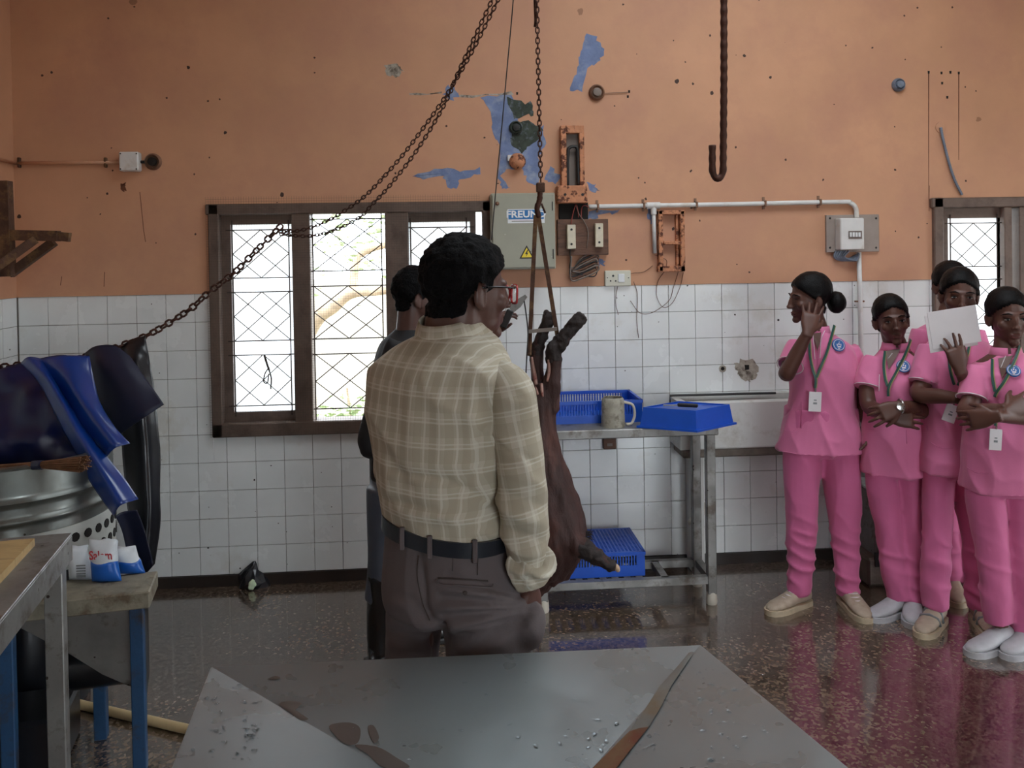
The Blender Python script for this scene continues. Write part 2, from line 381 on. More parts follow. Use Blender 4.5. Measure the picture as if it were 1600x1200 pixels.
def window(idx, W, opens, top_fix, bot_fix, label, meshed):
    """opens: list of (x0, x1, z0, z1, sash?)"""
    x0, x1, z0, z1 = W; root = thing('window_%d' % idx, (x0, D, z0), label, None); root['kind'] = 'structure'
    fw_ = .055
    mb = MB(); Y0, Y1 = D-.03, D+.09
    mb.span((x0-.012, Y0, z1-fw_), (x1+.012, Y1, z1), .006).span((x0, Y0, z0), (x1, Y1, z0+fw_+.015), .006)
    mb.span((x0, Y0, z0), (x0+fw_, Y1, z1), .006).span((x1-fw_, Y0, z0), (x1, Y1, z1), .006)
    # posts between openings
    for a_, b2 in zip(opens[:-1], opens[1:]):
        mb.span((a_[1]-.0+.0, Y0+.004, z0+fw_), (b2[0], Y1-.004, z1-fw_), .004)
    mb.build('frame', 'brown_frame', root)
    for ox0, ox1, oz0, oz1, sash in opens:
        if sash:
            lx0 = max(x0+fw_, ox0-.06); lx1 = min(x1-fw_, ox1+.03)
            sb = MB(); ys0, ys1 = D+.015, D+.055
            sb.span((lx0, ys0, z0+fw_), (ox0, ys1, z1-fw_)).span((ox1, ys0, z0+fw_), (lx1, ys1, z1-fw_))
            sb.span((ox0, ys0, oz1), (ox1, ys1, z1-fw_)).span((ox0, ys0, z0+fw_), (ox1, ys1, oz0))
            so = sb.build('sash', 'brown_frame', root)
            MB().span((ox0, D+.035, oz0), (ox1, D+.039, oz1)).build('pane', 'frosted_glass', so)
        else:
            pass
        # wrought grille: three lattice panels, every bar its own piece
        yb = D+.003; hz = (oz1-oz0); xs = (ox0-.005, (ox0+ox1)/2, ox1-.012*0-.0)
        w = ox1-ox0
        if w < .1: continue
        lv = [1-.03, 1-.285, 1-.36, 1-.62, 1-.695, .035]
        for q in lv: MB().tube([(ox0-.02, yb, oz0+q*hz), (ox1+.02, yb, oz0+q*hz)], .0034, 5).build('grille_bar', 'iron_bar', root)
        gx0, gx1 = ox0+.01, ox1-.02
        for gx in (gx0, gx1): MB().tube([(gx, yb+.006, oz0-.02), (gx, yb+.006, oz1+.02)], .0036, 5).build('grille_bar', 'iron_bar', root)
        for p in range(3):
            t, b2 = oz0+lv[2*p]*hz, oz0+lv[2*p+1]*hz; mx_, mz = (gx0+gx1)/2, (t+b2)/2
            for A, B in (((gx0, t), (gx1, b2)), ((gx1, t), (gx0, b2)), ((mx_, t), (gx0, mz)), ((mx_, t), (gx1, mz)), ((gx0, mz), (mx_, b2)), ((gx1, mz), (mx_, b2))):
                MB().tube([(A[0], yb+.01, A[1]), (B[0], yb+.01, B[1])], .0028, 5).build('grille_bar', 'iron_bar', root)
    if meshed:
        mb = MB(); sx0, sx1, sz0, sz1 = meshed; ym = D-.034; st = .0125
        for x in np.arange(sx0, sx1, st): mb.box((x, ym, (sz0+sz1)/2), (.0007, .0007, sz1-sz0))
        for z in np.arange(sz0, sz1, st): mb.box(((sx0+sx1)/2, ym+.001, z), (sx1-sx0, .0007, .0007))
        tag(mb.build('insect_screen', 'mesh_wire', root), kind='stuff')
    return root
def X_(x, y=500): return onY(x, y, D+.03)[0]
def Z_(y, x=450): return onY(x, y, D+.03)[2]
w1 = window(1, WIN1, [(X_(364), X_(461), Z_(641), Z_(350), True), (X_(489), X_(605), Z_(650), Z_(334), False), (X_(641), X_(737), Z_(641), Z_(350), True)], 0, 0,
            'brown framed three light window with iron lattice grille and wire screen', (onY(328, 500)[0], onY(752, 500)[0], WIN1[2]+.005, onY(540, 306)[2]))
w2 = window(2, WIN2, [(X_(1479, 420), X_(1560, 420), WIN1[2]+.13, Z_(341, 1500), True), (X_(1572, 420), X_(1583, 420), WIN1[2]+.09, Z_(323, 1580), False), (X_(1660, 420), X_(1750, 420), WIN1[2]+.13, Z_(341, 1500), True)], 0, 0,
            'brown framed window behind the students at the right edge', None)
tw = thing('twig', onY(414, 556, D-.005), 'dark dried twig caught in the lattice of the left window light', 'twig')
MB().tube(spline([onY(x, y, D-.006) for x, y in ((413, 555), (417, 568), (421, 580), (424, 592), (423, 608))], 4), [.006]*8+[.004]*9, 6).tube(spline([onY(x, y, D-.008) for x, y in ((419, 576), (414, 584), (412, 596), (418, 598), (420, 584))], 4), .0035, 5).build('stem', 'ink_black' if 'ink_black' in MATS else 'iron_bar', tw, True)

# ---------------------------------------------------------------- outdoors seen through the window
mat('yard', (150, 142, 125), .9, var=.2, scale=1)
mat('bark', (176, 160, 138), .9, var=.25, scale=12, bump=.4, bscale=30)
mat('leaf', (164, 184, 138), .6, var=.35, scale=3)
tag(MB().box((0, 0, -.34), (120, 120, .2)).build('ground', 'yard'), kind='structure', label='pale bare yard outside the building')
tree = thing('tree', at(540, 900, 8.5)*np.array([1, 1, 0])+V(0, 0, -.24), 'bare crooked tree with sparse leaves outside the middle window light', 'tree')
mb = MB()
B0 = at(515, 640, 8.5)
mb.tube(spline([V(B0[0]-.9, B0[1], -.25), at(440, 600, 8.5), at(490, 505, 8.5), at(520, 480, 8.4), at(550, 458, 8.4), at(605, 453, 8.3), at(700, 430, 8.3)], 6), np.linspace(.10, .03, 37), 8)
mb.tube(spline([at(553, 460, 8.4), at(553, 430, 8.5), at(562, 400, 8.6), at(595, 385, 8.6), at(680, 372, 8.7)], 5), np.linspace(.05, .025, 21), 8)
mb.build('trunk', 'bark', tree, True)
def leaves(mb, pts, n, spread, s):
    for _ in range(n):
        p = pts[RNG.integers(len(pts))]+RNG.normal(0, spread, 3); a = nrm(RNG.normal(0, 1, 3)); u, w, _d = frame_of(a); L = s*RNG.uniform(.6, 1.2)
        mb.add([p-u*L, p+w*L*.4+a*L*.1, p+u*L, p-w*L*.4+a*L*.1], [(0, 1, 2, 3)])
mb = MB(); leaves(mb, [at(560, 345, 8.6), at(600, 350, 8.6), at(520, 380, 8.5), at(540, 360, 8.6)], 300, .28, .05); tag(mb.build('foliage', 'leaf', tree), kind='stuff')
for k, (px, wd_) in enumerate(((548, .5),)):
    bu = thing('bush', at(px, 640, 7.5)*np.array([1, 1, 0])+V(0, 0, -.24), 'low leafy bush outside below the middle window light', 'bush')
    mb = MB(); leaves(mb, [at(px+q*20, 660+abs(q)*8, 7.5) for q in (-3, -2, -1, 0, 1, 2, 3)], 700, .1, .045); tag(mb.build('foliage', 'leaf', bu), kind='stuff')
    g = OFF[bu.name]; MB().tube([g, g+V(.02, 0, .3), g+V(-.03, 0, .75)], [.03, .02, .01], 6).build('stem', 'bark', bu)

# ---------------------------------------------------------------- peeled paint and stains on the wall, thin real flakes
def patch(pts, m='blue_patch', name='paint_patch', t=.0012, rough=True, off=.005):
    P = [onY(x, y, D-off) for x, y in pts]
    if rough:
        Q = []
        for i in range(len(P)):
            a, b2 = P[i], P[(i+1) % len(P)]
            for q in range(4):
                v = a+(b2-a)*q/4; Q.append(v+V(RNG.normal(0, .005), 0, RNG.normal(0, .005)))
        P = Q
    MB().prism(P, (0, -t, 0)).build(name, m, wall_back)
patch([(750, 150), (800, 150), (812, 165), (806, 190), (840, 205), (850, 195), (853, 225), (840, 245), (848, 265), (838, 290), (822, 282), (815, 265), (795, 262), (783, 275), (797, 295), (785, 297), (778, 280), (781, 225), (770, 208), (768, 175)])
patch([(790, 152), (810, 158), (832, 160), (835, 180), (815, 182), (803, 186)], 'mould', t=.002)
patch([(806, 190), (830, 190), (846, 203), (842, 218), (825, 228), (815, 240), (795, 222), (800, 210)], 'mould', t=.002)
patch([(644, 275), (680, 263), (720, 265), (750, 264), (748, 274), (720, 280), (712, 293), (700, 293), (692, 272), (660, 280)])
patch([(692, 148), (700, 133), (714, 142), (718, 150), (706, 157)])
patch([(915, 52), (932, 58), (943, 75), (938, 95), (917, 105), (912, 140), (892, 142), (898, 118), (905, 92), (912, 70)])
patch([(850, 280), (862, 258), (868, 270), (885, 273), (868, 285)]); patch([(918, 286), (930, 288), (934, 298), (922, 300)])
patch([(920, 328), (968, 327), (965, 333), (935, 337), (930, 345), (918, 342)]); patch([(1011, 326), (1020, 326), (1020, 352), (1015, 345)]); patch([(934, 404), (945, 406), (942, 415), (935, 413)])
patch([(600, 102), (620, 100), (628, 110), (622, 120), (605, 118)], 'bare_plaster')
patch([(1148, 566), (1160, 560), (1175, 562), (1186, 575), (1180, 592), (1168, 598), (1156, 590), (1150, 578)], 'bare_plaster', 'broken_tile', .003, True, -.001)
patch([(1163, 570), (1170, 570), (1170, 577), (1164, 578)], 'dark_hole', 'hole', .005, False, -.001)
for x, y, y2 in ((1451, 113, 290), (1498, 113, 250), (1451.5, 290, 330)): patch([(x-.8, y), (x+.8, y), (x+.4, y2), (x-.4, y2)], 'stain', 'stain_run', .0008, False)
for x, y in ((1451, 113), (1471, 114), (1485, 113), (1498, 114), (1472, 130), (1480, 152), (981, 151), (983, 143), (620, 118), (808, 146)): patch([(x-1.6, y-2), (x+1.6, y-2), (x+1.4, y+2), (x-1.4, y+2)], 'dark_hole', 'nail_hole', .001, False)
for x, y, x2, y2 in ((218, 300, 224, 360), (224, 360, 227, 378), (163, 425, 162, 448), (96, 432, 94, 446)): patch([(x, y), (x+1, y), (x2+1, y2), (x2, y2)], 'stain', 'crack', .0006, False)
patch([(190, 288), (196, 286), (197, 296), (192, 299)], 'stain', 'stain_run', .0008)
patch([(640, 146), (690, 145), (690, 147), (640, 148)], 'bare_plaster', 'paint_patch', .001); patch([(718, 148), (800, 147), (800, 149), (718, 151)], 'bare_plaster', 'paint_patch', .001)
# drain mouth in the tiles
MB().lathe([(.019, 0), (.019, .004), (.011, .004), (.011, .001)], onY(1129, 576, D), (0, -1, 0), 16).build('pipe_mouth', 'bare_plaster', wall_back)
MB().lathe([(.010, 0), (.010, .002)], onY(1129, 576, D-.001), (0, -1, 0), 12).build('hole', 'dark_hole', wall_back)
MB().lathe([(.006, 0), (.006, .002)], onY(1216, 500, D), (0, -1, 0), 10).build('hole', 'dark_hole', wall_back)
# ================================================================= fixtures on the back wall
mat('panel_grey', (158, 158, 142), .45, var=.06, scale=5, spots=[((96, 88, 74), 26, .1, .22, .8), ((190, 190, 180), 30, .1, .1, .7)])
mat('sticker_blue', (24, 110, 176), .4, var=.04); mat('sticker_white', (226, 230, 232), .45, var=.03)
mat('warn_yellow', (232, 206, 40), .4, var=.04); mat('ink_black', (22, 20, 20), .5)
mat('pvc_white', (214, 214, 212), .4, var=.05, scale=12, col2=(190, 178, 164), c2=(.55, .75))
mat('old_board', (106, 76, 60), .7, var=.2, scale=7, bump=.25, bscale=30, stretch=(.6, 1, 4), col2=(74, 52, 44), c2=(.5, .65))
mat('rust_orange', (196, 134, 98), .75, var=.2, scale=22, bump=.35, bscale=45, col2=(92, 50, 34), c2=(.5, .58), c2scale=28)
mat('rusty_iron', (82, 56, 42), .8, metal=.2, var=.3, scale=20, bump=.4, bscale=60, col2=(112, 84, 54), c2=(.5, .62), c2scale=16)
mat('chain_iron', (70, 42, 32), .55, metal=.55, var=.3, scale=60)
mat('black_rubber', (26, 26, 28), .45, var=.2); mat('porcelain', (206, 196, 172), .35, var=.08, scale=30)
mat('wire_red', (150, 62, 54), .5); mat('wire_grey', (120, 108, 100), .5); mat('brass_rust', (132, 102, 84), .5, metal=.4, var=.25, scale=30)
mat('socket_cream', (206, 204, 186), .4, var=.05); mat('plywood_grey', (150, 138, 130), .7, var=.12, scale=9)
mat('grey_disc', (112, 122, 138), .5, var=.2, scale=20)

# switch panel
Yp = D-.17
A, B = onY(767, 302, Yp), onY(869, 420, Yp)
pan = thing('control_panel', (A[0], D-.005, B[2]), 'grey metal electrical panel with blue maker sticker beside the window', 'control panel')
MB().span((A[0], Yp+.012, B[2]), (B[0], D-.005, A[2]), .004).build('body', 'panel_grey', pan)
dr = MB().span((A[0]+.006, Yp, B[2]+.008), (B[0]-.003, Yp+.011, A[2]-.008), .003).build('door', 'panel_grey', pan)
MB().span(V(B[0]-.016, Yp-.004, B[2]+.05), V(B[0]-.012, Yp+.001, B[2]+.10)).build('hinge', 'ink_black', dr)
MB().span(V(B[0]-.016, Yp-.004, A[2]-.09), V(B[0]-.012, Yp+.001, A[2]-.045)).build('hinge', 'ink_black', dr)
MB().lathe([(.010, 0), (.010, .006), (.004, .012)], onY(777, 318, Yp), (0, -1, 0), 14).build('lock', 'brass_rust', dr)
s0, s1 = onY(793, 327, Yp), onY(851, 347, Yp)
MB().span((s0[0], Yp-.0012, s1[2]-.004), (s1[0], Yp-.0002, s0[2])).build('sticker', 'sticker_white', dr)
MB().span((s0[0]+.004, Yp-.002, s1[2]+.016), (s1[0]-.004, Yp-.0012, s0[2]-.004)).build('sticker_band', 'sticker_blue', dr)
text_on('lettering', 'FREUND', .047, ((s0[0]+s1[0])/2, Yp-.0026, (s1[2]+.016+s0[2]-.004)/2), (1, 0, 0), (0, 0, 1), 'sticker_white', dr, 1.12, .0014)
MB().span((s0[0]+.02, Yp-.0019, s1[2]+.004), (s1[0]-.02, Yp-.0013, s1[2]+.008)).build('fine_print', 'wire_grey', dr)
tw = onY(823, 397, Yp); h = .037
MB().prism([tw+V(-h, -.001, -.022), tw+V(h, -.001, -.022), tw+V(0, -.001, .044)], (0, -.001, 0)).build('warning_sign', 'ink_black', dr)
MB().prism([tw+V(-h*.74, -.0022, -.0165), tw+V(h*.74, -.0022, -.0165), tw+V(0, -.0022, .0325)], (0, -.0006, 0)).build('warning_field', 'warn_yellow', dr)
MB().prism([tw+V(*q) for q in ((.003, -.003, .021), (-.009, -.003, -.001), (-.001, -.003, .001), (-.004, -.003, -.013), (.008, -.003, .008), (.001, -.003, .006), (.008, -.003, .021))], (0, -.0006, 0)).build('lightning_bolt', 'ink_black', dr)

# fuse gear to the right of the panel
def wspan(mb, x0, y0, x1, y1, near, far=.005, bev=0.):
    a, b2 = onY(x0, y0, D-near), onY(x1, y1, D-near); return mb.span((a[0], D-near, b2[2]), (b2[0], D-far, a[2]), bev)
fb = thing('cable_housing', onY(894, 290, D-.03), 'peeling painted metal housing with a black belt loop above the fuse board', 'housing')
mb = MB(); wspan(mb, 876, 196, 886, 292, .05, bev=.003); wspan(mb, 905, 196, 914, 292, .05, bev=.003); wspan(mb, 884, 196, 906, 208, .05, bev=.003); mb.build('frame', 'rust_orange', fb)
mb = MB(); wspan(mb, 885, 207, 906, 292, .012); mb.build('back_plate', 'wire_grey', fb)
mb = MB(); c1 = [onY(x, y, D-.04) for x, y in ((887, 290), (887, 240), (890, 231), (896, 229), (902, 233), (903, 260), (904, 290))]
mb.tube(spline(c1, 5), .0085, 8); mb.build('belt_loop', 'black_rubber', fb, True)
mb = MB(); wspan(mb, 871, 290, 918, 317, .085, bev=.004); ob = mb.build('cover_block', 'rust_orange', fb)
for x in (883, 910):
    MB().lathe([(.007, 0), (.007, .004)], onY(x, 304, D-.085), (0, -1, 0), 10).build('bolt', 'ink_black', ob)
mb = MB(); wspan(mb, 874, 317, 919, 344, .03); mb.build('dark_recess', 'dark_hole', fb)
bd = thing('fuse_board', onY(910, 398, D-.03), 'dark brown wooden fuse board with two cream fuse carriers', 'fuse board')
mb = MB(); wspan(mb, 871, 343, 951, 398, .045, bev=.002); mb.build('board', 'old_board', bd)
for x0, y0, x1, y1 in ((886, 351, 900, 389), (930, 349, 943, 386)):
    mb = MB(); wspan(mb, x0, y0, x1, y1, .075, .044, .003); fu = mb.build('fuse_carrier', 'porcelain', bd)
    for q in (.2, .8): MB().lathe([(.006, 0), (.006, .002)], onY((x0+x1)/2, y0+(y1-y0)*q, D-.075), (0, -1, 0), 10).build('screw', 'ink_black', fu)
for pts, m in (([(892, 352), (895, 335), (900, 320), (903, 330), (904, 340)], 'wire_red'), ([(917, 388), (919, 362), (912, 345), (905, 335), (900, 322)], 'wire_grey'), ([(908, 342), (909, 325), (914, 321), (920, 324)], 'wire_red')):
    MB().tube(spline([onY(x, y, D-.055) for x, y in pts], 5), .0024, 6).build('wire', m, bd, True)
cb = thing('cable_coil', onY(915, 430, D-.03), 'bundle of grey brown cables hanging in loops under the fuse board', 'cable')
for k in range(7):
    x0, y0 = 892+RNG.uniform(-2, 2), 402+k*3.2; x1 = 930+RNG.uniform(-4, 5); yy = 398+k*3.5
    MB().tube(spline([onY(x, y, D-.03-.004*k) for x, y in ((893, 400), (x0, y0+16), ((x0+x1)/2, yy+14), (x1, yy+4), (x1-2, yy-4), (908, yy+6), (894, 424))], 6), .0042, 6).build('cable', ('wire_grey', 'black_rubber', 'old_board')[k % 3], cb, True)
MB().tube(spline([onY(x, y, D-.05) for x, y in ((895, 424), (912, 430), (928, 432), (933, 424), (930, 418))], 6), .0032, 6).build('cable', 'black_rubber', cb, True)
MB().tube(spline([onY(x, y, D-.05) for x, y in ((891, 388), (891, 405), (893, 425))], 6), .003, 6).build('cable', 'black_rubber', cb, True)

# conduit run
co = thing('conduit', onY(1020, 322, D-.02), 'white plastic conduit run with saddles along the orange wall', 'conduit')
yc = D-.028
MB().tube(spline([onY(920, 323, yc), onY(1005, 321.5, yc), onY(1150, 319, yc), onY(1310, 315.5, yc), onY(1328, 317, yc), onY(1337, 325, yc), onY(1338.5, 340, yc)], 6), .0125, 10).build('pipe', 'pvc_white', co, True)
MB().tube([onY(1021, 322, yc), onY(1023, 396, yc)], .0105, 10).build('drop_pipe', 'pvc_white', co, True)
MB().tube([onY(1010, 321.5, yc), onY(1031, 321, yc)], .018, 12).tube([onY(1020.5, 320, yc), onY(1021.5, 335, yc)], .0155, 12).build('tee', 'pvc_white', co, 40)
for x, y in ((934, 323), (1006, 321.5), (1088, 320), (1195, 318), (1281, 316)):
    p = onY(x, y, yc); MB().box(p+V(0, .004, 0), (.012, .04, .034), bev=.004).box(p+V(0, .02, .025), (.012, .008, .02)).box(p+V(0, .02, -.022), (.012, .008, .014)).build('saddle', 'brass_rust', co)
# empty rusty back box
bx = thing('empty_box_frame', onY(1050, 424, D-.01), 'rusty orange empty metal box frame below the conduit', 'box frame')
mb = MB()
for q in ((1029, 329, 1037, 424), (1063, 329, 1071, 424), (1029, 329, 1071, 335), (1029, 416, 1071, 424), (1037, 377, 1063, 382)): wspan(mb, *q, .05, bev=.003)
mb.build('frame', 'rust_orange', bx)
mb = MB(); wspan(mb, 1056, 335, 1061, 418, .025, bev=.001); mb.build('inner_strip', 'rust_orange', bx)
wr = thing('loose_wire', onY(1060, 470, D-.01), 'thin loose wires dangling over the tiles under the box frame', 'wire')
for pts in (((1022, 398), (1032, 402), (1042, 408), (1038, 424), (1028, 440), (1026, 462), (1036, 480), (1050, 474), (1062, 450), (1068, 425)),
            ((1060, 424), (1052, 450), (1045, 470), (1020, 488), (1000, 489), (985, 470)), ((1020, 415), (1005, 425), (985, 428), (968, 440), (962, 470), (966, 492)), ((990, 440), (996, 460), (995, 500), (998, 528))):
    MB().tube(spline([onY(x, y, D-.012) for x, y in pts], 6), .0016, 5).build('wire', 'old_board', wr, True)
sk = thing('socket_outlet', onY(966, 446, D-.01), 'cream socket outlet with switch under the fuse board', 'socket')
mb = MB(); wspan(mb, 945, 423, 986, 447, .022, bev=.004); mb.build('plate', 'socket_cream', sk)
for x, y, r in ((958, 431, .006), (954, 439, .0042), (962, 439, .0042), (949, 434, .003), (982, 434, .003)):
    MB().lathe([(r, 0), (r, .0015)], onY(x, y, D-.022), (0, -1, 0), 10).build('pin_hole', 'ink_black', sk)
mb = MB(); wspan(mb, 966, 428, 976, 441, .027, .02, .002); mb.build('switch', 'sticker_white', sk)
sk2 = thing('socket_box', onY(953, 700, D-.005), 'brown switch box on the tiles below the rear steel table top', 'socket')
mb = MB(); wspan(mb, 943, 676, 963, 702, .03, 0, .003); mb.build('plate', 'old_board', sk2)
for y in (683, 695): MB().span(onY(949, y-2, D-.032), onY(957, y+2, D-.03)).build('switch', 'wire_grey', sk2)
# breaker box
br = thing('breaker_box', onY(1333, 394, D-.01), 'white breaker box on a grey board beside the students', 'breaker box')
mb = MB(); wspan(mb, 1291, 336, 1374, 393, .022, bev=.002); mb.build('board', 'plywood_grey', br)
for x, y in ((1297, 341), (1369, 341), (1297, 387), (1369, 387)): MB().lathe([(.006, 0), (.003, .003)], onY(x, y, D-.022), (0, -1, 0), 10).build('screw', 'ink_black', br)
mb = MB(); wspan(mb, 1313, 341, 1351, 390, .085, .02, .005); bb = mb.build('box', 'pvc_white', br)
mb = MB(); wspan(mb, 1326, 361, 1347, 373, .088, .083); mb.build('window', 'wire_grey', bb)
for k in range(4):
    mb = MB(); wspan(mb, 1328+k*4.6, 363, 1331+k*4.6, 370, .095, .086); mb.build('breaker_lever', 'sticker_white', bb)
mb = MB()
for k in range(6): mb.tube(spline([onY(x, y, D-.03-.003*k) for x, y in ((1306+k*4, 392), (1304+k*3, 402), (1316+k*4, 407), (1330+k*2, 403), (1342, 396))], 5), .006, 6)
mb.build('cable_bunch', 'grey_disc', br, True)
c2 = thing('conduit', onY(1345, 870, D-.02), 'white vertical conduit running down the tiles below the breaker box', 'conduit')
MB().tube([onY(1342, 394, yc), onY(1344, 470, yc), onY(1352, 862, yc)], .0125, 10).build('pipe', 'pvc_white', c2, True)
for y in (471, 600, 760): p = onY(1344+(y-471)*.02, y, yc); MB().box(p+V(0, .008, 0), (.05, .02, .009), bev=.003).build('saddle', 'brass_rust', c2)
# lamp holders, plates
def rose(x, y, r, label, m1, m2, hole=True, cat='fitting'):
    o = thing('ceiling_rose' if False else 'lamp_holder', onY(x, y, D-.005), label, cat); p = onY(x, y, D-.005)
    MB().lathe([(r, 0), (r, .012), (r*.86, .02), (r*.8, .024), (r*.62, .014)], p, (0, -1, 0), 20).build('base', m1, o, 40)
    MB().lathe([(r*.55, .012), (r*.5, .03), (r*.2, .032)], p, (0, -1, 0), 16).build('core', m2, o, 40)
rose(932, 145, .042, 'bare round lamp holder near the tall blue paint patch', 'brass_rust', 'wire_grey')
rose(240, 253, .042, 'round lamp holder beside the white junction box', 'brass_rust', 'ink_black')
rose(806, 200, .036, 'dark round fitting in the mouldy paint patch', 'mould', 'ink_black')
rose(1403, 133, .036, 'grey round cover plate high on the right of the wall', 'grey_disc', 'grey_disc')
o = thing('lamp_holder', onY(808, 253, D-.005), 'orange tilted lamp holder below the mouldy paint patch', 'fitting'); p = onY(808, 250, D-.005)
MB().lathe([(.042, 0), (.044, .02), (.036, .03), (.03, .05), (.016, .06)], p, (0, -.8, -.6), 18).build('base', 'rust_orange', o, 40); MB().box(p+V(-.035, -.01, .01), (.03, .02, .03)).build('bracket', 'pvc_white', o)
MB().tube([onY(940, 146, D-.012), onY(960, 145, D-.012), onY(981, 144, D-.012)], .002, 5).build('wire', 'brass_rust', wall_back)
jb = thing('junction_box', onY(200, 267, D-.005), 'white square junction box on the left of the orange wall', 'junction box')
mb = MB(); wspan(mb, 185, 237, 216, 267, .06, bev=.006); mb.build('box', 'pvc_white', jb)
for x, y in ((188, 240), (213, 240), (188, 264), (213, 264)): MB().lathe([(.004, 0), (.003, .002)], onY(x, y, D-.06), (0, -1, 0), 8).build('screw', 'ink_black', jb)
MB().tube([onY(216, 253, D-.02), onY(226, 253, D-.02)], .008, 8).build('nipple', 'ink_black', jb)
pp = thing('conduit', onY(100, 255, D-.01), 'thin painted conduit leading from the left corner to the junction box', 'conduit')
MB().tube([onY(28, 255, D-.018), onY(186, 254, D-.018)], .0085, 8).build('pipe', 'orange_paint', pp, True)
MB().tube([V(XL+.02, D-.018, onY(28, 255)[2]), V(XL+.02, D-1.2, onY(28, 255)[2]+.01)], .0085, 8).build('side_pipe', 'orange_paint', pp, True)
for x in (30, 165): p = onY(x, 254, D-.014); MB().box(p, (.012, .022, .05), bev=.003).build('saddle', 'rusty_iron', pp)
fx = thing('flexible_conduit', onY(1490, 260, D-.01), 'grey corrugated flexible conduit hanging above the right window', 'conduit')
P = resample(spline([onY(x, y, D-.02) for x, y in ((1470, 199), (1474, 220), (1483, 255), (1492, 282), (1504, 306))], 12), .006)
MB().tube(P, [.008 if k % 2 else .0062 for k in range(len(P))], 8).build('hose', 'grey_disc', fx, True)
MB().lathe([(.03, 0), (.03, .004), (.012, .006)], onY(1470, 199, D-.005), (0, -1, 0), 16).build('collar', 'orange_paint', fx)
# rusty bracket in the left corner
bk = thing('wall_bracket', V(XL+.02, 3.75, 1.5), 'rusty angle iron bracket projecting from the left wall', 'bracket')
YK = 3.85
def bkp(x, y, Y=YK): return onY(x, y, Y)
MB().bar(bkp(7, 283), bkp(13, 432), .045, .05, (0, 1, 0)).build('upright', 'rusty_iron', bk)
MB().bar(bkp(-40, 366), bkp(92, 369), .04, .045, (0, 0, 1)).bar(bkp(90, 369), bkp(109, 371), .03, .038, (0, 0, 1)).build('arm', 'rusty_iron', bk)
MB().bar(bkp(16, 428, YK+.03), bkp(84, 378, YK+.03), .035, .035).build('brace', 'rusty_iron', bk)
MB().bar(bkp(-20, 428, YK-.12), bkp(55, 374, YK-.02), .03, .035).build('brace', 'rusty_iron', bk)

# ================================================================= chains, hook and hanger
lk = MB(); L_, R_, r_ = .0115, .0062, .0026
pth = [V(-R_, 0, -L_/2), V(-R_, 0, L_/2)]+[V(R_*math.cos(t), 0, L_/2+R_*math.sin(t)) for t in (math.pi*.67, math.pi*.33)]+[V(R_, 0, L_/2), V(R_, 0, -L_/2)]+[V(R_*math.cos(t), 0, -L_/2-R_*math.sin(t)) for t in (math.pi*.33, math.pi*.67)]
LINK = lk.tube(pth, r_, 5, True)
link_me = None
def chain(label, pts, s=1., loc=None, tw=0., fat=1.):
    global link_me
    pitch = .0182*s; P = resample(spline(pts, 14), pitch); root = thing('chain', P[len(P)//2] if loc is None else loc, label, 'chain'); off = OFF[root.name]; u = None
    for k in range(len(P)-1):
        d = nrm(P[k+1]-P[k])
        if u is None: u = nrm(RT-d*(RT@d))
        u = nrm(u-d*(u@d)); w = np.cross(d, u); a = tw*k+(math.pi/2 if k % 2 else 0)+RNG.normal(0, .12)
        uu = math.cos(a)*u+math.sin(a)*w; ww = np.cross(d, uu); c = (P[k]+P[k+1])/2-off; R = np.stack([uu*fat, ww*fat, d], 1)*s
        if link_me is None: o = LINK.build('link', 'chain_iron', None, True); link_me = o.data
        else: o = bpy.data.objects.new('link', link_me); COL.objects.link(o)
        o.parent = root; M4 = Matrix.Identity(4)
        for i in range(3):
            for j in range(3): M4[i][j] = R[i, j]
            M4[i][3] = c[i]
        o.matrix_local = M4
    return root
dv = 3.05
def lerpd(pts, d0, d1): return [at(x, y, d0+(d1-d0)*i/(len(pts)-1)) for i, (x, y) in enumerate(pts)]
chain('rusty hoist chain hanging straight down to the carcass hanger', [at(834, -585, dv), at(836, -280, dv), at(839, 0, dv), at(842, 150, dv), at(845, 288, dv)])
chain('upper of two rusty chains slanting from the hoist to the window', lerpd([(1040, -570), (900, -240), (802, -50), (778, 0), (742, 72), (714, 122), (690, 160), (660, 202), (627, 245), (587, 290), (558, 316), (512, 345), (470, 360), (436, 362)], 3.05, 3.75))
chain('lower of two rusty chains slanting from the hoist to the window', lerpd([(1034, -570), (892, -240), (793, -50), (769, 0), (736, 70), (712, 122), (701, 150), (679, 191), (647, 241), (609, 290), (584, 317), (560, 341), (519, 361), (480, 369), (437, 366)], 3.08, 3.77))
chain('thick chain strung past the window frame to the draped aprons', lerpd([(440, 352), (402, 390), (365, 427), (325, 458), (300, 481), (262, 506), (230, 524), (190, 540), (140, 556), (80, 566), (36, 570), (0, 573), (-60, 575)], 3.78, 3.5), 1.3, tw=.35, fat=1.45)
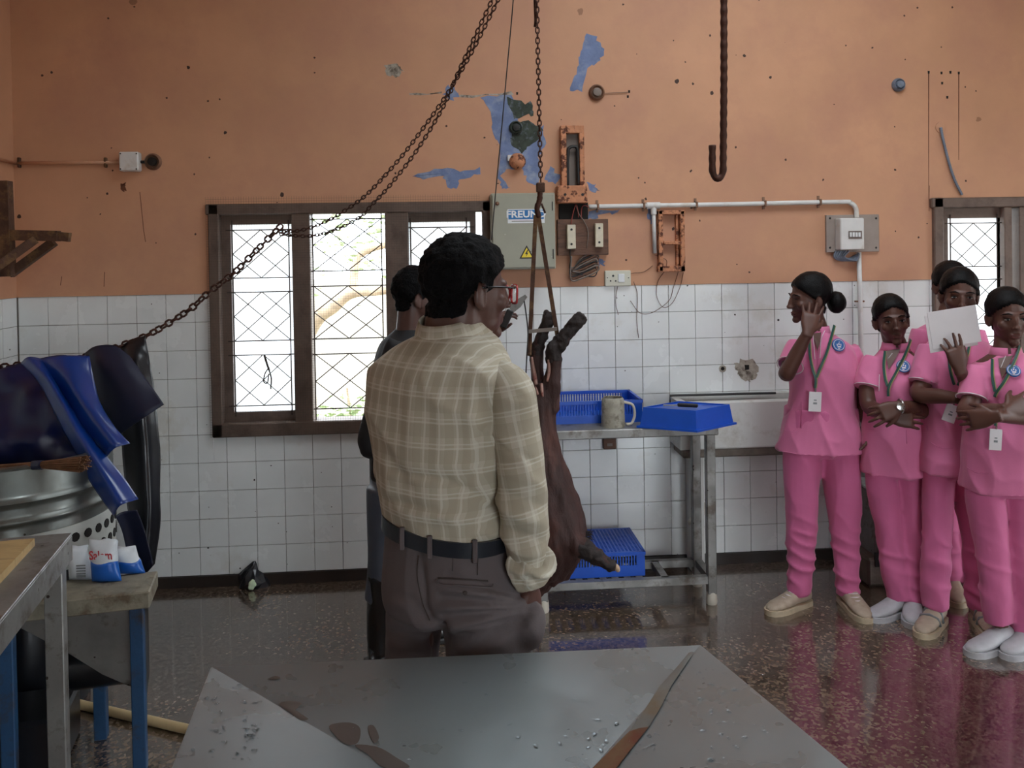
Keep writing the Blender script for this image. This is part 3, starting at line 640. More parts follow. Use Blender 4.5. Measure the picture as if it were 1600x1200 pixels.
# hanging rod with hook
hk = [at(1128, -535, 3.2), at(1129, -250, 3.2), at(1130, -120, 3.2), at(1131, 0, 3.2), at(1131, 130, 3.2), at(1130, 245, 3.2)]+[at(1121.5+8.5*math.cos(t), 262+17*math.sin(t), 3.2) for t in np.linspace(0, math.pi, 9)]+[at(1113, 226, 3.2)]
P = resample(spline(hk, 10), .006)
o = tag(MB().tube(P, [.0128+.0010*math.sin(k*.9) for k in range(len(P))], 10).build('hanging_hook', 'chain_iron', None, True, loc=P[0]), 'thick twisted iron rod ending in an upturned hook', 'hook')
o = tag(MB().tube(spline([at(850, -560, 3.1), at(822, -240, 3.1), at(802, 0, 3.1), at(793, 100, 3.1), at(784, 200, 3.1), at(775, 295, 3.1), at(768, 375, 3.1)], 8), .0022, 5).build('hanging_wire', 'black_rubber', None, True, loc=at(785, 190, 3.1)), 'thin dark wire hanging in front of the grey panel', 'wire')
hg = thing('carcass_hanger', at(848, 330, dv), 'rusty twin bar hanger hooked on the straight chain holding the goat', 'hanger')
MB().box(at(844.5, 293, dv), (.030, .022, .034), bev=.003).build('swivel_block', 'rusty_iron', hg)
MB().tube(spline([at(844, 296, dv), at(843, 312, dv), at(839, 326, dv), at(842, 340, dv)], 5), [.011, .010, .010, .009]*4, 7).tube([at(846, 318, dv), at(852, 333, dv)], .004, 5).build('twisted_shank', 'chain_iron', hg, True)
MB().bar(at(837, 336, dv), at(828.5, 520, dv), .015, .008, FW).tube(spline([at(828.5, 515, dv), at(828, 535, dv), at(827, 555, dv-.02)], 4), .008, 6).build('bar', 'rusty_iron', hg)
MB().bar(at(841, 336, dv), at(871, 526, dv+.02), .015, .008, FW).build('bar', 'rusty_iron', hg)
MB().bar(at(826, 518, dv-.01), at(870, 514, dv), .012, .012, FW).build('cross_rod', 'wire_grey', hg)
MB().tube(spline([at(836, -60, dv+.02), at(836, 0, dv+.02), at(837, 30, dv+.02), at(836, 42, dv+.02)], 4), .006, 6).build('chain_tail', 'chain_iron', hg, True)
MB().tube(spline([at(819, 470, dv-.02), at(822, 490, dv-.02), at(825, 520, dv-.02), at(823, 560, dv-.02), at(821, 600, dv-.02)], 6), .0025, 5).build('cord', 'ink_black', hg, True)

# ================================================================= rear steel table and what stands on it
mat('steel_dull', (132, 131, 128), .42, metal=.45, var=.2, scale=6, rvar=.12, bump=.06, bscale=30, col2=(92, 84, 76), c2=(.52, .66), c2scale=12, spots=[((52, 42, 34), 22, .1, .25)])
mat('blue_plastic', (22, 82, 190), .38, var=.1, scale=8); mat('foot_white', (196, 190, 176), .6, var=.15)
mat('mug_grey', (160, 156, 142), .5, var=.2, scale=26, bump=.2, bscale=30, col2=(120, 114, 100), c2=(.5, .62), c2scale=30)
mat('trough_white', (196, 196, 192), .5, var=.07, scale=4, col2=(160, 152, 140), c2=(.55, .75), c2scale=5); mat('concrete', (122, 114, 104), .9, var=.25, scale=12, bump=.4, bscale=25)
fr = onZ(1112, 943); rr = onZ(1053, 890)
Yf = fr[1]; Yr = min(rr[1], D-.21-.065); topz = onY(1118, 664, Yf)[2]; Xr = fr[0]; Xl = onY(849, 940, Yf)[0]
rt = thing('steel_table', (Xl, Yf, 0), 'worn steel work table with blue crates standing against the tiled wall', 'table')
MB().span((Xl-.06, Yf-.03, topz-.042), (Xr+.035, Yr+.04, topz), .004).build('tabletop', 'steel_dull', rt)
for x, y in ((Xr, Yf), (Xr-.005, Yr), (Xl, Yf), (Xl, Yr)):
    lg = MB().span((x-.021, y-.021, .05), (x+.021, y+.021, topz-.04), .003).build('leg', 'steel_dull', rt)
    MB().lathe([(.024, 0), (.027, .01), (.024, .055), (.02, .06)], (x, y, 0), seg=14).build('foot', 'foot_white', lg, 40)
zs = onY(1100, 905, Yf)[2]
for a_, b2 in (((Xl, Yf), (Xr, Yf)), ((Xl, Yr), (Xr, Yr)), ((Xl, Yf), (Xl, Yr)), ((Xr, Yf), (Xr, Yr)), (((Xl+Xr)/2+.18, Yf), ((Xl+Xr)/2+.18, Yr))):
    MB().bar((a_[0], a_[1], zs), (b2[0], b2[1], zs), .034, .034).build('lower_rail', 'steel_dull', rt)
zsh = zs+.017
def crate(name, label, c, size, rz, inverted):
    W, L, H = size; R = rotz(rz); root = thing(name, c, label, 'crate'); c = np.asarray(c, float)
    def bx(mb, p, s): mb.box(c+R@np.array(p), s, R)
    t = .006
    body = MB(); rib = MB()
    zf = H-t/2 if inverted else t/2
    for sx in (-1, 1): bx(body, (sx*(W/2-t/2), 0, H*.18 if not inverted else H*.22), (t, L, H*.36 if not inverted else H*.44))
    for sy in (-1, 1): bx(body, (0, sy*(L/2-t/2), H*.18 if not inverted else H*.22), (W, t, H*.36 if not inverted else H*.44))
    for sx in (-1, 1): bx(body, (sx*(W/2-t/2), 0, H*.93), (t*2.2, L+t, H*.14))
    for sy in (-1, 1): bx(body, (0, sy*(L/2-t/2), H*.93), (W+t, t*2.2, H*.14))
    for sx in (-1, 1):
        for sy in (-1, 1): bx(body, (sx*(W/2-.02), sy*(L/2-t/2), H/2), (.04, t*1.1, H)); bx(body, (sx*(W/2-t/2), sy*(L/2-.02), H/2), (t*1.1, .04, H))
    if not inverted: bx(body, (0, 0, t/2), (W-t, L-t, t))
    body.build('body', 'blue_plastic', root)
    for x in np.arange(-W/2+.05, W/2-.045, .0135):
        for sy in (-1, 1): bx(rib, (x, sy*(L/2-t/2), H*.6), (.0062, t*.8, H*.55))
    for y in np.arange(-L/2+.05, L/2-.045, .0135):
        for sx in (-1, 1): bx(rib, (sx*(W/2-t/2), y, H*.6), (t*.8, .0062, H*.55))
    tag(rib.build('side_slats', 'blue_plastic', root), kind='stuff')
    if inverted:
        g = MB()
        for x in np.arange(-W/2+.015, W/2-.01, .018): bx(g, (x, 0, H-.004), (.006, L-.02, .006))
        for y in np.arange(-L/2+.015, L/2-.01, .018): bx(g, (0, y, H-.004), (W-.02, .006, .005))
        tag(g.build('lattice', 'blue_plastic', root), kind='stuff')
    return root
p0, p1 = onY(830, 650, Yf+.12), onY(1004, 650, Yf+.12)
crate('plastic_crate', 'blue slatted crate standing upright on the rear steel table behind the mug', ((p0[0]+p1[0])/2, Yf+.275, topz), (p1[0]-p0[0], .30, .108), 0, False)
q0, q1 = onY(838, 880, Yf+.03), onY(1008, 880, Yf+.03)
for k in range(9):
    x = q0[0]+(q1[0]-q0[0])*(k+.5)/9
    MB().box((x, (Yf+Yr)/2, zs+.012), (.03, Yr-Yf, .006)).build('shelf_slat', 'steel_dull', rt)
crate('plastic_crate', 'blue crate turned upside down on the lower rails of the rear table', ((q0[0]+q1[0])/2, Yf+.21, zsh+.0), (q1[0]-q0[0], .35, .115), 0, True)
# mug
mc = onY(958, 660, Yf+.05); mc[2] = topz
mg = thing('plastic_mug', mc, 'dirty grey plastic mug with handle on the rear steel table', 'mug'); mr = .056
MB().lathe([(mr*1.02, 0), (mr*1.0, .01), (mr*.97, .10), (mr*.93, .128), (mr*.80, .138), (mr*.78, .134), (mr*.85, .125), (mr*.9, .03), (.01, .02)], mc, seg=28).build('cup', 'mug_grey', mg, 50)
MB().tube(spline([mc+V(mr*.9, -.01, .115), mc+V(mr+.035, -.015, .10), mc+V(mr+.045, -.015, .055), mc+V(mr+.03, -.015, .015), mc+V(mr+.005, -.01, .008)], 6), .0065, 8).build('handle', 'foot_white', mg, True)
# inverted tray
def tz(x, y, z): return onZ(x, y, z)
Tn = [tz(1005, 637, topz+.095), tz(1060, 626, topz+.10), tz(1140, 631, topz+.10), tz(1087, 641, topz+.10)]
tc_ = sum(Tn)/4
tr = thing('plastic_tray', (tc_[0], tc_[1], topz), 'solid blue tub turned over on the right end of the rear steel table', 'tray')
up_ = [p.copy() for p in Tn]; z1 = topz+.098
for p in up_: p[2] = z1
lo_ = [tc_*np.array([1, 1, 0])+(p-tc_)*np.array([1.08, 1.08, 0])+V(0, 0, topz+.012) for p in up_]; lip = [tc_*np.array([1, 1, 0])+(p-tc_)*np.array([1.16, 1.16, 0])+V(0, 0, topz+.012) for p in up_]; lip2 = [p-V(0, 0, .010) for p in lip]
inn = [tc_*np.array([1, 1, 0])+(p-tc_)*np.array([.94, .94, 0])+V(0, 0, z1) for p in up_]; inn2 = [p-V(0, 0, .006) for p in inn]
MB().loft([lip2, lip, lo_, up_, inn, inn2]).build('tub', 'blue_plastic', tr)
kn = thing('tool', tc_*np.array([1, 1, 0])+V(0, 0, z1), 'small black handled tool lying on the overturned blue tub', 'tool')
kc = onZ(1072, 634, z1+.008); MB().bar(kc+V(-.035, .02, .002), kc+V(.05, -.02, .002), .02, .016, bev=.004).build('handle', 'ink_black', kn)
MB().bar(kc+V(-.10, .03, 0), kc+V(-.035, .02, 0), .022, .003).build('blade', 'steel_dull', kn)
# wash trough on the wall
Yt = D-.21
ta, tb = onY(1062, 632, Yt), onY(1300, 697, Yt); zt1 = onY(1180, 626, Yt)[2]; zt0 = onY(1180, 700, Yt)[2]
tg = thing('wash_trough', (ta[0], D, zt0), 'white wall mounted wash trough with black back rail beside the first student', 'trough')
Xa, Xb = ta[0], onY(1330, 660, Yt)[0]
MB().span((Xa, Yt, zt0), (Xb, Yt+.04, zt1), .008).span((Xa+.002, Yt+.003, zt0+.002), (Xb-.002, D-.002, zt0+.05)).span((Xa+.001, Yt+.002, zt0+.001), (Xa+.04, D-.003, zt1-.001)).span((Xb-.04, Yt+.002, zt0+.001), (Xb-.001, D-.003, zt1-.001)).span((Xa+.003, D-.05, zt0+.003), (Xb-.003, D-.001, zt1+.008)).build('basin', 'trough_white', tg)
MB().tube([onY(1047, 634, D-.07), onY(1047, 618, D-.07), onY(1212, 614, D-.07)], .0065, 6).build('back_rail', 'ink_black', tg)
bx0 = onY(1098, 730, D-.2)[0]
MB().span((bx0-.035, D-.12, 0), (bx0+.03, D-.001, zt0-.052), .004).build('support_pier', 'trough_white', tg)
MB().span((Xa+.02, Yt+.03, zt0-.05), (Xb-.02, D-.003, zt0-.001), .01).build('underside_beam', 'concrete', tg)
dp = thing('drain_pipe', onY(1088, 810, D-.05), 'broken white drain pipe stub with grime low on the tiles', 'pipe')
MB().tube(spline([onY(1098, 790, D-.02), onY(1090, 805, D-.07), onY(1082, 820, D-.10)], 4), .03, 12).build('stub', 'foot_white', dp, True)
MB().tube(spline([onY(1092, 760, D-.02), onY(1088, 800, D-.03), onY(1086, 850, D-.03)], 4), [.02]*9, 8).build('grime', 'concrete', dp, True)
# grey machine behind the students
mz = at(1385, 900, 4.35); mh = thing('metal_cabinet', (mz[0], mz[1], 0), 'grey metal cabinet on a stained plinth behind the second student', 'cabinet')
cx = onY(1366, 800, 4.12)[0]
MB().span((cx, 4.12, .14), (cx+.5, 4.40, .46), .006).build('body', 'steel_dull', mh)
MB().span((cx-.05, 4.09, 0), (cx+.5, 4.42, .14), .012).build('plinth', 'concrete', mh); MB().span((cx-.015, 4.085, .10), (cx+.3, 4.095, .17)).build('dark_strap', 'ink_black', mh)

# ================================================================= left work corner
mat('galvanised', (122, 126, 122), .38, metal=.8, var=.14, scale=9, rvar=.1, spots=[((60, 56, 48), 18, .08, .2)], col2=(104, 104, 100), c2=(.5, .68), c2scale=5)
mat('perforated_white', (176, 178, 172), .45, var=.1, scale=10); mat('apron_deep', (8, 18, 62), .38, var=.25, scale=4, bump=.1, bscale=10)
mat('apron_blue_lit', (7, 48, 120), .3, var=.16, scale=5, coat=.3, bump=.08, bscale=12, col2=(30, 52, 116), c2=(.55, .75), c2scale=5)  # strap blue, brighter than the apron body: highlights put into the colour
mat('apron_navy', (20, 26, 50), .5, var=.2, scale=5, bump=.1, bscale=12); mat('apron_black', (22, 24, 30), .32, var=.3, scale=5, bump=.12, bscale=10, coat=.2)
mat('broom_stick', (108, 74, 48), .8, var=.35, scale=40); mat('blue_paint_leg', (28, 66, 102), .5, var=.15, scale=14, bump=.15, bscale=40, col2=(44, 40, 44), c2=(.52, .62), c2scale=7)
mat('plank', (176, 148, 100), .7, var=.2, scale=5, stretch=(1, 4, 1), bump=.1, bscale=20, col2=(120, 98, 70), c2=(.52, .7), c2scale=5); mat('hose_beige', (190, 166, 124), .5, var=.1)
mat('packet_blue', (28, 92, 178), .3, var=.1); mat('packet_white', (208, 214, 218), .35, var=.08, scale=14, col2=(170, 178, 186), c2=(.5, .7)); mat('packet_red', (190, 60, 66), .4); mat('packet_grey', (120, 124, 126), .4)
mat('table_scum', (124, 118, 102), .7, var=.25, scale=14, bump=.3, bscale=30, col2=(92, 78, 60), c2=(.52, .64), c2scale=10)
# blue legged bench
ZB_ = .60
FRc = onZ(229, 923, ZB_); FLc = onZ(14, 946, ZB_); ex = nrm((FLc-FRc)*np.array([1, 1, 0])); ey = np.array([-ex[1], ex[0], 0.])
if ey[1] < 0: ey = -ey
bn = thing('work_bench', FRc*np.array([1, 1, 0]), 'low scummed bench on peeling blue legs under the aprons', 'bench')
Rb = np.stack([ex, ey, V(0, 0, 1)], 1)
def bp(l, d, z): return FRc*np.array([1, 1, 0])+ex*l+ey*d+V(0, 0, z)
MB().box(bp(.50, .085, ZB_-.0275), (1.02, .19, .055), Rb, .004).build('top', 'table_scum', bn)
for l, d in ((.035, .03), (.42, .03), (.20, .27), (.97, .16)):
    MB().box(bp(l, d, (ZB_-.045)/2), (.042, .042, ZB_-.045), Rb, .003).build('leg', 'blue_paint_leg', bn)
ch = [bp(.05, .06, ZB_-.055), bp(.45, .06, ZB_-.055), bp(.257, .06, .406), bp(.15, .06, .317), bp(.05, .06, .255)]
MB().prism(ch, ey*.004).build('chute_front', 'steel_dull', bn)
MB().prism([bp(.02, .05, ZB_-.05), bp(.02, .16, ZB_-.06), bp(.02, .15, .26), bp(.02, .08, .20)], ex*.005).build('chute_side', 'apron_black', bn)
MB().prism([bp(.05, .06, .255), bp(.05, .24, .30), bp(.257, .24, .44), bp(.257, .06, .406)], V(0, 0, .004)).build('chute_floor', 'steel_dull', bn)
mo = thing('machine_housing', bp(.6, .2, 0), 'blue painted machine housing standing under the bench', 'machine')
MB().box(bp(.64, .17, .30), (.30, .18, .22), Rb, .02).build('housing', 'blue_paint_leg', mo); MB().box(bp(.58, .22, .085), (.60, .24, .17), Rb, .01).build('base', 'apron_black', mo)
MB().lathe([(.07, 0), (.08, .03), (.08, .2), (.06, .22)], bp(.30, .24, .28), -ex, 16).build('motor', 'apron_black', mo, 40)
# galvanised tub with broom
DC = at(22, 760, 3.2); DC[2] = ZB_
tub = thing('galvanised_tub', DC, 'ribbed galvanised plucking tub with a perforated base on the low bench', 'tub')
RD = .335
pr = [(RD-.01, .15)]
for z in np.linspace(.15, .375, 30):
    rib = 0
    for zc in (.20, .265): rib += .013*math.exp(-((z-zc)/.009)**2)
    pr.append((RD+rib, z))
pr += [(RD+.014, .378), (RD+.016, .386), (RD+.004, .392), (RD-.006, .386), (RD-.008, .05)]
MB().lathe(pr, DC, seg=64, caps=False).build('ribbed_shell', 'galvanised', tub, 60)
bs = MB().lathe([(RD+.004, 0), (RD+.004, .15), (RD-.008, .15), (RD-.008, 0)], DC, seg=64, caps=False).build('perforated_base', 'perforated_white', tub, 40)
for k in range(40):
    for j in range(2):
        t = 2*math.pi*(k+.5*j)/40; dd = V(math.cos(t), math.sin(t), 0)
        MB().lathe([(.0165, -.002), (.0165, .003), (.012, .003)], DC+dd*(RD+.004)+V(0, 0, .045+.06*j), dd, 10).build('hole', 'dark_hole', bs)
MB().lathe([(RD-.01, .05), (.01, .045)], DC, seg=32).build('floor_disc', 'galvanised', tub)
MB().lathe([(.20, -.6), (.20, -.02), (.26, .0)], DC+V(0, .1, 0), seg=32).build('stand', 'apron_black', tub, 40)
bm_ = thing('broom', at(95, 724, 2.86), 'bundle of dry twigs tied as a broom resting on the tub rim', 'broom')
B1 = at(62, 728, 2.93)
mb = MB()
for k in range(70):
    a, r = RNG.uniform(0, 6.28), math.sqrt(RNG.uniform(0, 1)); e1 = at(60, 726, 2.93)+(UP*math.sin(a)+FW*math.cos(a))*r*.010; e2 = at(134+RNG.uniform(-8, 5), 724, 2.83)+(UP*math.sin(a)+FW*math.cos(a))*r*.028+V(0, 0, .0)
    e0 = at(-70, 738, 2.98)+(UP*math.sin(a)+FW*math.cos(a))*r*.016
    mb.tube([e0, e1, e2], .0022, 4)
tag(mb.build('twigs', 'broom_stick', bm_), kind='stuff')
MB().tube([at(52, 727, 2.94), at(66, 726.5, 2.92)], .016, 10).build('binding', 'apron_navy', bm_)
# hanging aprons
def sheet(name, label, rows, m, t=.003, wav=.006, nfine=8, seed=0, parent=None, group=None):
    rows = [spline(r, nfine) for r in rows]; n = len(rows[0]); cols = [spline([r[i] for r in rows], nfine) for i in range(n)]
    G = np.array(cols); k1, k2 = G.shape[:2]; v = G.reshape(-1, 3)
    v = v+FW*(wav*vnoise(v*7+seed))[:, None]+FW*(wav*.5*vnoise(v*18+seed))[:, None]
    f = [(i*k2+j, i*k2+j+1, (i+1)*k2+j+1, (i+1)*k2+j) for i in range(k1-1) for j in range(k2-1)]
    loc = v[0] if parent is None else None
    o = MB().add(v, f).build(name, m, parent, True, loc=loc); md = o.modifiers.new('thick', 'SOLIDIFY'); md.thickness = t; md.offset = 0
    if label: tag(o, label, 'apron', group)
    return o
g_ = 'plastic aprons hung over the chain'
def r3(*p): return [at(x, y, d) for x, y, d in p]
# black apron at the back, hanging almost to the floor
sheet('black_apron', 'long black plastic apron hanging furthest right on the chain', [r3((188, 541, 3.62), (205, 532, 3.62), (228, 524, 3.62)), r3((188, 600, 3.6), (215, 590, 3.56), (238, 590, 3.62)), r3((192, 700, 3.6), (225, 700, 3.55), (250, 700, 3.62)), r3((200, 800, 3.6), (228, 800, 3.54), (251, 800, 3.6)), r3((206, 893, 3.6), (225, 897, 3.55), (243, 880, 3.6))], 'apron_black', wav=.012, seed=3, group=g_)
# navy apron with pointed corner
sheet('navy_apron', 'dark navy apron with a pointed corner folded over the chain', [r3((132, 552, 3.5), (150, 541, 3.47), (178, 540, 3.47), (202, 556, 3.46)), r3((145, 600, 3.46), (168, 590, 3.4), (198, 585, 3.4), (229, 594, 3.42)), r3((172, 690, 3.44), (198, 671, 3.38), (226, 652, 3.36), (256, 632, 3.38))], 'apron_navy', wav=.006, seed=9, group=g_)
ap = sheet('blue_apron', 'bright blue plastic apron draped over the chain above the tub', [r3((-40, 590, 3.35), (30, 568, 3.4), (90, 556, 3.42), (140, 558, 3.42)), r3((-60, 640, 3.3), (10, 625, 3.3), (80, 610, 3.32), (150, 610, 3.38)), r3((-70, 690, 3.27), (10, 680, 3.27), (85, 670, 3.28), (160, 670, 3.35)), r3((-70, 730, 3.25), (10, 728, 3.25), (85, 725, 3.26), (170, 730, 3.33))], 'apron_navy', wav=.035, seed=20, group=g_)
ap.data.materials[0] = MATS['apron_deep']
sheet('front_strap', None, [r3((33, 567, 3.33), (45, 558, 3.31), (72, 562, 3.34)), r3((62, 600, 3.27), (78, 596, 3.23), (92, 604, 3.28)), r3((92, 660, 3.19), (110, 655, 3.15), (128, 662, 3.2)), r3((122, 715, 3.13), (140, 706, 3.09), (166, 712, 3.14)), r3((145, 760, 3.10), (165, 750, 3.05), (192, 745, 3.1)), r3((178, 806, 3.08), (188, 790, 3.03), (216, 780, 3.08))], 'apron_blue_lit', wav=.004, seed=5, parent=ap)
sheet('front_strap', None, [r3((56, 562, 3.34), (95, 556, 3.31), (140, 556, 3.35)), r3((78, 586, 3.3), (110, 584, 3.26), (146, 590, 3.31)), r3((100, 622, 3.26), (125, 618, 3.21), (156, 628, 3.26)), r3((128, 668, 3.2), (150, 655, 3.16), (178, 665, 3.2)), r3((165, 716, 3.17), (180, 700, 3.12), (203, 693, 3.16))], 'apron_blue_lit', wav=.004, seed=6, parent=ap)
sheet('lower_fold', None, [r3((180, 806, 3.1), (192, 800, 3.12), (214, 797, 3.12)), r3((190, 830, 3.14), (202, 825, 3.16), (222, 820, 3.16)), r3((205, 880, 3.2), (218, 878, 3.22), (236, 865, 3.2)), r3((220, 895, 3.22), (228, 896, 3.22), (238, 885, 3.2))], 'apron_navy', wav=.006, seed=8, parent=ap)
# packets on the bench
def packet(label, cx, cy0, w, h, tilt, mlow, d, seed, txt=None):
    b0 = at(cx, cy0, d); b0[2] = ZB_; s = F/d; root = thing('milk_packet', b0, label, 'packet', 'plastic packets on the low bench'); W, H = w/s, h/s
    u = RT*math.cos(.0)*np.array([1, 1, 0]); u = nrm(u); up = nrm(V(0, 0, 1)*math.cos(tilt)+u*math.sin(tilt)); nn = nrm(np.cross(u, up))
    def body(z0, z1, name, m, grow=0.):
        rg = []
        for z in np.linspace(z0, z1, 8):
            k = math.sin(math.pi*min(1, max(0, z)))**.5; th = .004+.03*k*(1-z*.4)+grow; ww = W/2*(1-.12*math.sin(z*math.pi))+grow
            wob = .004*vnoise(np.array([[z*5+seed, seed*1.7, 0]]))[0]
            rg.append([b0+up*(z*H)+u*(ww*math.cos(t)*(1 if abs(math.cos(t)) > .3 else 1)+wob)+nn*th*math.sin(t)+up*.006*math.cos(3*t+seed)*z for t in np.linspace(0, 2*math.pi, 20, endpoint=False)])
        return MB().loft(rg).build(name, m, root, True)
    body(.0, 1, 'pouch', 'packet_white')
    if mlow: body(.01, .5, 'printed_band', mlow, .0012)
    if txt: text_on('lettering', txt, H*.30, b0+up*H*.68-nn*.022 if (nn@FW) > 0 else b0+up*H*.68+nn*.022, u, up, 'packet_red', root, .8, .0008)
    return root
packet('small white plastic packet with grey print, leftmost on the low bench', 128, 924, 38, 52, -.15, None, 2.93, 1)
o = OFF['milk_packet']; pk = bpy.data.objects['milk_packet']
for k in range(5): MB().box(o+V(.012, -.033, .022+k*.009), (.03, .002, .004 if k else .008)).build('print_line', 'packet_grey', pk)
packet('white and blue plastic packet with red lettering, middle of the low bench', 166, 922, 46, 64, -.06, 'packet_blue', 2.91, 4, 'Salem')
packet('crumpled silvery blue plastic packet, rightmost on the low bench', 205, 918, 42, 42, -.25, 'packet_blue', 2.98, 7)
# near steel table with chopping board
ZT_ = .86
c0 = onZ(113, 832, ZT_); c1_ = onZ(-2, 972, ZT_); e1 = nrm((c1_-c0)*np.array([1, 1, 0])); e2 = np.array([e1[1], -e1[0], 0.]); e2 = e2 if e2[0] < 0 else -e2
nt2 = thing('steel_table', c0*np.array([1, 1, 0]), 'near steel table at the left edge with a wooden board on it', 'table')
Rn = np.stack([e1, e2, V(0, 0, 1)], 1)
if np.linalg.det(Rn) < 0: Rn[:, 1] *= -1
def np_(l, d, z): return c0*np.array([1, 1, 0])+e1*l+e2*d+V(0, 0, z)
MB().box(np_(.8, .4, ZT_-.004), (1.6, .8, .008), Rn, .002).build('top_sheet', 'steel_dull', nt2)
MB().box(np_(.8, .006, ZT_-.045), (1.6, .010, .075), Rn, .002).box(np_(.006, .4, ZT_-.045), (.010, .8, .075), Rn, .002).build('apron_edge', 'steel_dull', nt2)
for l, d in ((.06, .035), (1.5, .035), (.06, .75), (1.5, .75)): MB().box(np_(l, d, (ZT_-.01)/2), (.05, .05, ZT_-.01), Rn, .003).build('leg', 'steel_dull', nt2)
wq = onZ(54, 842, ZT_+.02); wq = wq*np.array([1, 1, 0])+V(0, 0, ZT_)
wb = tag(MB().prism([wq, wq+e1*.55, wq+e1*.55+e2*.5, wq+e2*.5], (0, 0, .022)).build('chopping_board', 'plank', None, loc=wq), 'pale wooden board lying on the near left steel table', 'board')
# hose on the floor
P = spline([onZ(60, 1085), onZ(116, 1105), onZ(178, 1120), onZ(230, 1132), onZ(290, 1146), onZ(360, 1160), onZ(430, 1150)], 8)
tag(MB().tube([p+V(0, 0, .017) for p in P], .0165, 12).build('floor_hose', 'hose_beige', None, True, loc=P[0]), 'beige rubber hose lying across the wet floor', 'hose')
# crumpled black bag at the skirting
bc = onZ(394, 917); rb = thing('crumpled_bag', bc, 'crumpled black plastic bag with a pale green scrap by the skirting', 'bag')
mb = MB(); rg = []
for hz, rx in ((0, .085), (.03, .08), (.06, .055), (.085, .034), (.11, .018), (.125, .006)):
    rg.append([bc+V(.012*math.sin(hz*60), .01, hz)+V(math.cos(t)*rx*RNG.uniform(.7, 1.25), math.sin(t)*rx*.6*RNG.uniform(.7, 1.25), RNG.uniform(-.006, .006) if hz else 0) for t in np.linspace(0, 2*math.pi, 13, endpoint=False)])
mb.loft(rg).build('bag', 'apron_black', rb)
mat('scrap_green', (206, 226, 192), .6, var=.15, scale=30); mb = MB().ell(bc+V(.012, -.05, .03), (.02, .008, .027), roty(.5)); me, _ = fuse(mb, .004, 1, lambda v, n: .006*vnoise(v*70)); place(me, 'paper_scrap', 'scrap_green', rb, smooth=False)

# ================================================================= front steel table with folded drain top
mat('steel_sheet', (138, 146, 149), .30, metal=.6, var=.07, scale=2.5, rvar=.07, bump=.02, bscale=5, spots=[((112, 106, 102), 9, .08, .10, .4)])
mat('amber_liquid', (104, 84, 64), .22, var=.3, scale=6, coat=.2, col2=(104, 52, 40), c2=(.45, .6), c2scale=4); mat('brown_water', (84, 76, 72), .3, var=.15, scale=9)
mat('water', (235, 238, 240), .03, trans=1.)
MATS['water'].node_tree.nodes['Principled BSDF'].inputs['IOR'].default_value = 1.33
ZF = .85
K = [onZ(331, 1042, ZF), onZ(1094, 1008, ZF), onZ(1430, 1288, ZF), onZ(236, 1288, ZF)]
CN = onZ(815, 1326, ZF-.075); 
ft = thing('drain_table', sum(K)/4*np.array([1, 1, 0]), 'large stainless drain table with folded sloping top in the foreground', 'table')
for i in range(4):
    a, b2 = K[i], K[(i+1) % 4]; MB().prism([a, b2, CN], (0, 0, -.006)).build('top_panel', 'steel_sheet', ft)
    d2 = nrm(b2-a); MB().bar(a-V(0, 0, .024), b2-V(0, 0, .024), .004, .046, (0, 0, 1)).build('edge_lip', 'steel_sheet', ft)
for p in K:
    q = p+(sum(K)/4-p)*.07; lg = MB().span((q[0]-.022, q[1]-.022, .0), (q[0]+.022, q[1]+.022, ZF-.015), .003).build('leg', 'steel_dull', ft)
def onpanel(x, y, i, lift=.001):
    a, b2 = K[i], K[(i+1) % 4]; n = nrm(np.cross(b2-a, CN-a)); n = n if n[2] > 0 else -n; r = ray(x, y); return CAM+r*(((a-CAM)@n)/(r@n))+n*lift
lq = []
for (x0, y0, x1, y1) in ((1078, 1022, 1083, 1021), (1058, 1046, 1066, 1046), (1032, 1075, 1047, 1074), (1010, 1110, 1032, 1105), (985, 1145, 1012, 1138), (955, 1175, 985, 1172), (928, 1202, 962, 1202), (900, 1235, 935, 1235)):
    lq.append((x0, y0, x1, y1))
mb = MB(); vs = []
for x0, y0, x1, y1 in lq: vs += [onpanel(x0-2, y0, 0, .003), onpanel((x0+x1)/2, (y0+y1)/2, 0, .005), onpanel(x1+2, y1, 1, .003)]
mat('thin_film', (108, 110, 108), .2, var=.2, scale=8, col2=(108, 96, 78), c2=(.45, .65), c2scale=6)
tag(MB().add(vs[12:], [(3*i+j, 3*i+j+1, 3*i+j+4, 3*i+j+3) for i in range(len(lq)-5) for j in range(2)]).build('drained_liquid', 'amber_liquid', ft, True), 'reddish amber liquid in the fold')
tag(MB().add(vs[:15], [(3*i+j, 3*i+j+1, 3*i+j+4, 3*i+j+3) for i in range(4) for j in range(2)]).build('water_film', 'thin_film', ft, True), 'clear water film in the fold')
def puddle(pts, i, m):
    P = spline([onpanel(x, y, i, .0012) for x, y in pts], 5, True); MB().add([sum(P)/len(P)+V(0, 0, .0008)]+P, [(0, 1+k, 1+(k+1) % len(P)) for k in range(len(P))]).build('wet_patch', m, ft, True)
puddle([(514, 1136), (532, 1130), (552, 1131), (563, 1140), (560, 1160), (545, 1165), (528, 1155)], 0, 'brown_water')
puddle([(436, 1100), (455, 1096), (472, 1100), (462, 1108), (470, 1120), (482, 1124), (470, 1126), (450, 1112)], 0, 'brown_water')
puddle([(575, 1136), (583, 1134), (590, 1145), (592, 1155), (585, 1162), (578, 1150)], 0, 'brown_water'); puddle([(418, 1062), (430, 1057), (438, 1060), (430, 1063)], 0, 'brown_water')
puddle([(555, 1165), (590, 1168), (620, 1185), (640, 1200), (600, 1200), (575, 1180)], 0, 'brown_water')
mb = MB()
